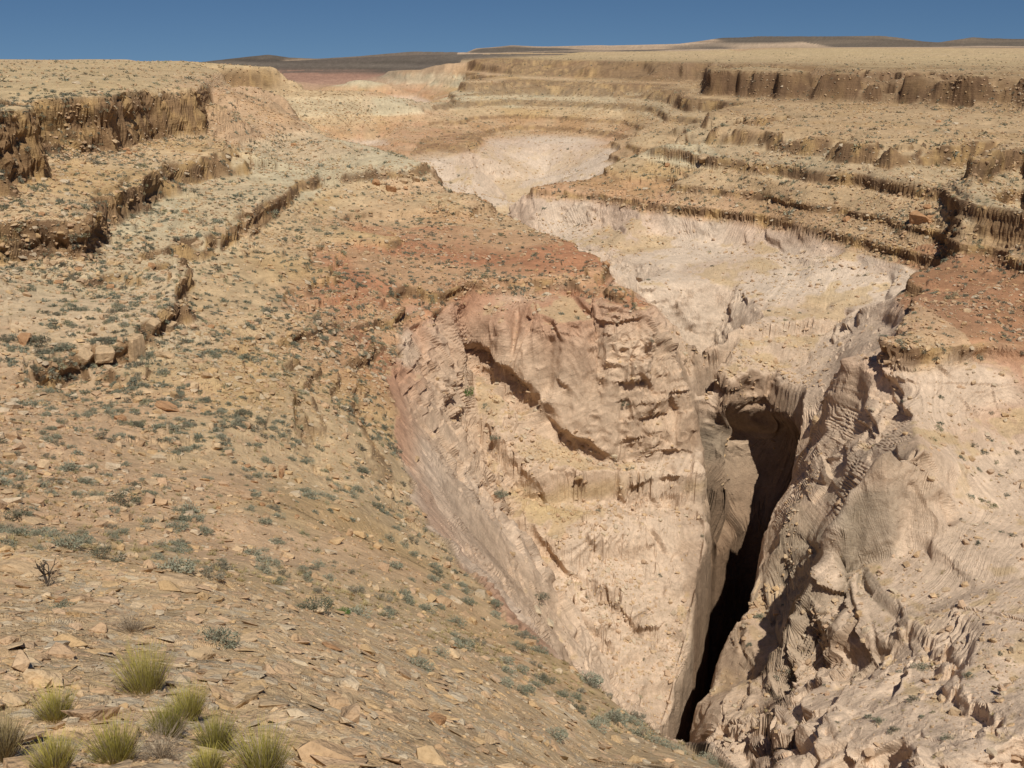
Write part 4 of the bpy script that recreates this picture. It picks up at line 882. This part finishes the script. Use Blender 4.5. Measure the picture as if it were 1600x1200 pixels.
near_i = order[:300]; rest = order[300:]
mid = rest[rI[rest] < 230]; fr_ = rest[rI[rest] >= 230]
sc_pal = np.array([(.19, .195, .135), (.17, .175, .125), (.20, .175, .12), (.27, .25, .15), (.22, .225, .165)])
def shrub_col(I): return sc_pal[RNG.integers(0, 5, len(I))] * RNG.uniform(.85, 1.2, (len(I), 1))
M_pl = bpy.data.materials.new('small_shrub_leaves'); M_pl.use_nodes = True
_a = M_pl.node_tree.nodes.new('ShaderNodeAttribute'); _a.attribute_name = 'rock'; _b = M_pl.node_tree.nodes['Principled BSDF']; _b.inputs['Roughness'].default_value = .9
M_pl.node_tree.links.new(_a.outputs['Color'], _b.inputs['Base Color'])
scatter_stuff('ground_cover', 'small grey-green shrubs dotted over the middle slopes', I[mid], size[mid], SH_LO, shrub_col, .5, M_pl)
scatter_stuff('distant_ground_cover', 'tiny dark shrubs dotted over the far terraces and plateau', I[fr_], size[fr_] * 1.15, SH_XS, shrub_col, .5, M_pl)
wg = w * (cr_ < 150) * (cr_ > 34); wg /= wg.sum(); Ig = draw(2600, wg)
gk = [blades(600 + k, 34, 1.0, .045, .9, seg=1) for k in range(3)]
gk = [(V, np.concatenate([T[:, :3], T[:, [0, 2, 3]]])) for V, T in gk]
scatter_stuff('grass', 'short dry straw-coloured grass in the rubble', Ig, RNG.uniform(.12, .3, len(Ig)), gk, lambda I: np.array([(.34, .27, .13)]) * RNG.uniform(.8, 1.2, (len(I), 1)), .5, M_pl)
def place_shrub(i, j, sz, label, group, k=None, mats=None):
    p, n = vis(i, j); k = random.randrange(4) if k is None else k
    e = bpy.data.objects.new('shrub', None); COL.objects.link(e); e.location = p - np.array([0, 0, .04 * sz])
    e.rotation_euler = (0, 0, random.uniform(0, 6.28)); e.scale = (sz * random.uniform(.9, 1.2), sz, sz * random.uniform(.85, 1.15)); e.empty_display_size = .1
    f = obj('foliage', SH_HI[k][0], e); g = obj('stems', SH_HI[k][1], e)
    return tag(e, label, 'shrub', group), f
for q in near_i:
    i, j = I[q]; an = area_name(i, j)
    k = random.randrange(4); kd = ('grey-green', 'sage-green spreading', 'dark olive', 'blue-grey')[k]; sz_ = 'large' if size[q] > .55 else 'medium' if size[q] > .38 else 'small'
    place_shrub(i, j, size[q], sz_ + ' ' + kd + ' shrub on ' + an, kd + ' shrubs growing on ' + an, k)
NAMED = [
 (190, 775, 19, 2, 'dark green round bush alone on the left slope above the near hill'),
 (296, 790, 17, 0, 'round grey-green bush right of the dark round bush'),
 (163, 862, 22, 2, 'dark grey twiggy bush at the top of the near hill left of a split rock'),
 (270, 878, 24, 1, 'pale olive bush on the crest of the near hill behind the broad flagstone'),
 (325, 892, 18, 2, 'brownish bush at the right end of the crest bush row'),
 (395, 858, 16, 0, 'grey-green bush beside a flat tan rock beyond the crest'),
 (435, 905, 11, 3, 'small dark bush below the bush beside the flat rock'),
 (493, 942, 26, 2, 'wide grey bush on the crest left of the vivid green plant'),
 (655, 1028, 20, 0, 'large round sage-green bush alone on the bare slope beyond the slabs'),
 (690, 1018, 13, 1, 'small bush just right of the large round sage bush'),
 (793, 1045, 12, 3, 'dark upright bush on the lower slope below the gully mouth'),
 (787, 1062, 14, 0, 'grey bush just under the dark upright bush'),
 (845, 930, 14, 2, 'dark green tree-like bush in the gully foot beside pale boulders'),
 (842, 1010, 14, 0, 'grey-green bush on the rim right of the pale crest rock'),
 (920, 1058, 18, 1, 'wide bush at the slope rim above a reddish patch'),
 (960, 1112, 20, 0, 'large grey bush at the rim near the lower end of the slot'),
 (905, 1105, 12, 2, 'small bush left of the large grey rim bush'),
 (932, 1130, 15, 3, 'grey bush diagonal below the large rim bush'),
 (868, 1145, 15, 1, 'tall thin-leaved bush above the bottom edge of the photo'),
 (1235, 1050, 12, 2, 'single dark green bush on the pale hump right of the slot'),
 (975, 628, 7, 2, 'small dark bush in the crease of the bench wall'),
 (770, 680, 8, 0, 'grey bush on the ledge beneath the shadowed alcove'),
 (782, 768, 10, 0, 'grey bush at the foot of the yellow lip beside the gully'),
 (148, 249, 9, 2, 'dark bush at the foot of the left rim cliff'),
 (65, 528, 14, 2, 'dark green bush at the left edge level with the broken yellow ledge'),
 (98, 538, 13, 0, 'blue-green bush just left of the broken yellow ledge'),
 (55, 625, 14, 1, 'long low sage bush on the left slope under the broken ledge'),
]
for (px_, py_, hw, k, lab) in NAMED:
    i, j = find(px_, py_ + hw * .5); D = math.sqrt(GX[i, j] ** 2 + GY[i, j] ** 2 + GZ[i, j] ** 2)
    place_shrub(i, j, hw * 1.3 * D / F, lab, None, k)
i, j = find(535, 955); e, f = place_shrub(i, j, 14 * r2[i, j] / F * 1.1, 'small vivid green leafy plant on the crest of the near hill', None, 1)
m2 = SH_HI[1][0].copy(); m2.materials[0] = M_grn; f.data = m2
i, j = find(730, 612); e, f = place_shrub(i, j, 14 * r2[i, j] / F * 1.1, 'bright green patch of leaves below the notch in the bench rim', None, 3); f.data = m2

# rabbitbrush in the foreground: base px, base py, width px, height px
RB_ = [(226, 1078, 76, 68, 'largest yellow-green brush clump, topmost of the foreground clumps'),
       (87, 1122, 52, 46, 'small green brush clump above the white-grey angular stone at the left'),
       (86, 1200, 58, 50, 'green brush clump at the bottom edge, second from the left'),
       (182, 1188, 64, 62, 'yellow-flecked green brush clump left of the dead bush'),
       (296, 1120, 40, 50, 'slim upright brush clump behind the olive one'),
       (266, 1148, 52, 46, 'olive brush clump directly behind the dead bush'),
       (338, 1172, 44, 56, 'narrow green brush clump right of the dead bush'),
       (324, 1212, 40, 40, 'low brush clump cut by the bottom edge right of the dead bush'),
       (410, 1214, 76, 72, 'wide bright green brush clump at the bottom edge, rightmost of all'),
       (4, 1185, 40, 70, 'brownish brush clump cut by the left edge')]
for q, (px_, py_, wd, ht, lab) in enumerate(RB_):
    i, j = find(px_, min(py_, 1205)); p, n = vis(i, j)
    if py_ > 1205:                                       # rooted just below the frame
        p = p * (1 - (py_ - 1205) * .0011); p[2] = GZ[i, np.argmin(np.abs(r2[i] - np.hypot(p[0], p[1])))]
    D = np.linalg.norm(p); h = ht * D / F * 1.12; rad = wd * D / F * .5
    e = bpy.data.objects.new('brush_clump', None); COL.objects.link(e); e.location = p; e.empty_display_size = .1
    V, T = blades(700 + q, 800, h * .9, .0030, .50, rad * .55, .05, 3); V[:, 2] -= .02; V[:, :2] += np.repeat(RNG.normal(size=(800, 2)) * .012, 8, 0)
    obj('stems', mesh_from('stems', V, T, M_dry if q == 9 else M_yel), e)
    V, T = blades(740 + q, 700, h * .62, .003, .62, rad * .55, .1, 2); obj('dry_stems', mesh_from('dry_stems', V, T, M_twig), e)
    tag(e, lab, 'bush', 'brush clumps in the foreground')
i, j = find(250, 1184); p, n = vis(i, j); e = bpy.data.objects.new('dead_bush', None); COL.objects.link(e); e.location = p
V, T = tubes(800, 16, .75, .006, 1.3); obj('branches', mesh_from('branches', V * .62, T, M_twig), e)
V, T = blades(801, 260, .36, .0022, .95, .12, .3, 2); obj('twigs', mesh_from('twigs', V, T, M_twig), e); tag(e, 'dead bleached twiggy bush between the green brush clumps', 'bush')
i, j = find(205, 985); p, n = vis(i, j); e = bpy.data.objects.new('dry_bush', None); COL.objects.link(e); e.location = p
V, T = blades(805, 300, .75, .003, .8, .2, .3, 2); obj('twigs', mesh_from('twigs', V, T, M_twig), e)
V, T = tubes(806, 8, .7, .006, 1.2); obj('branches', mesh_from('branches', V * .8, T, M_twig), e); tag(e, 'thin straw-coloured dry bush on the near hill below the undercut slab', 'bush')
i, j = find(75, 915); p, n = vis(i, j); e = bpy.data.objects.new('burnt_stump', None); COL.objects.link(e); e.location = p
V, T = tubes(810, 3, 1.1, .045, .35); obj('trunk', mesh_from('trunk', V * .8, T, M_char), e)
V, T = tubes(811, 7, .5, .014, 1.4); obj('branches', mesh_from('branches', V, T, M_twig), e); tag(e, 'charred upright stump with bare branches beside the long slab', 'dead tree')
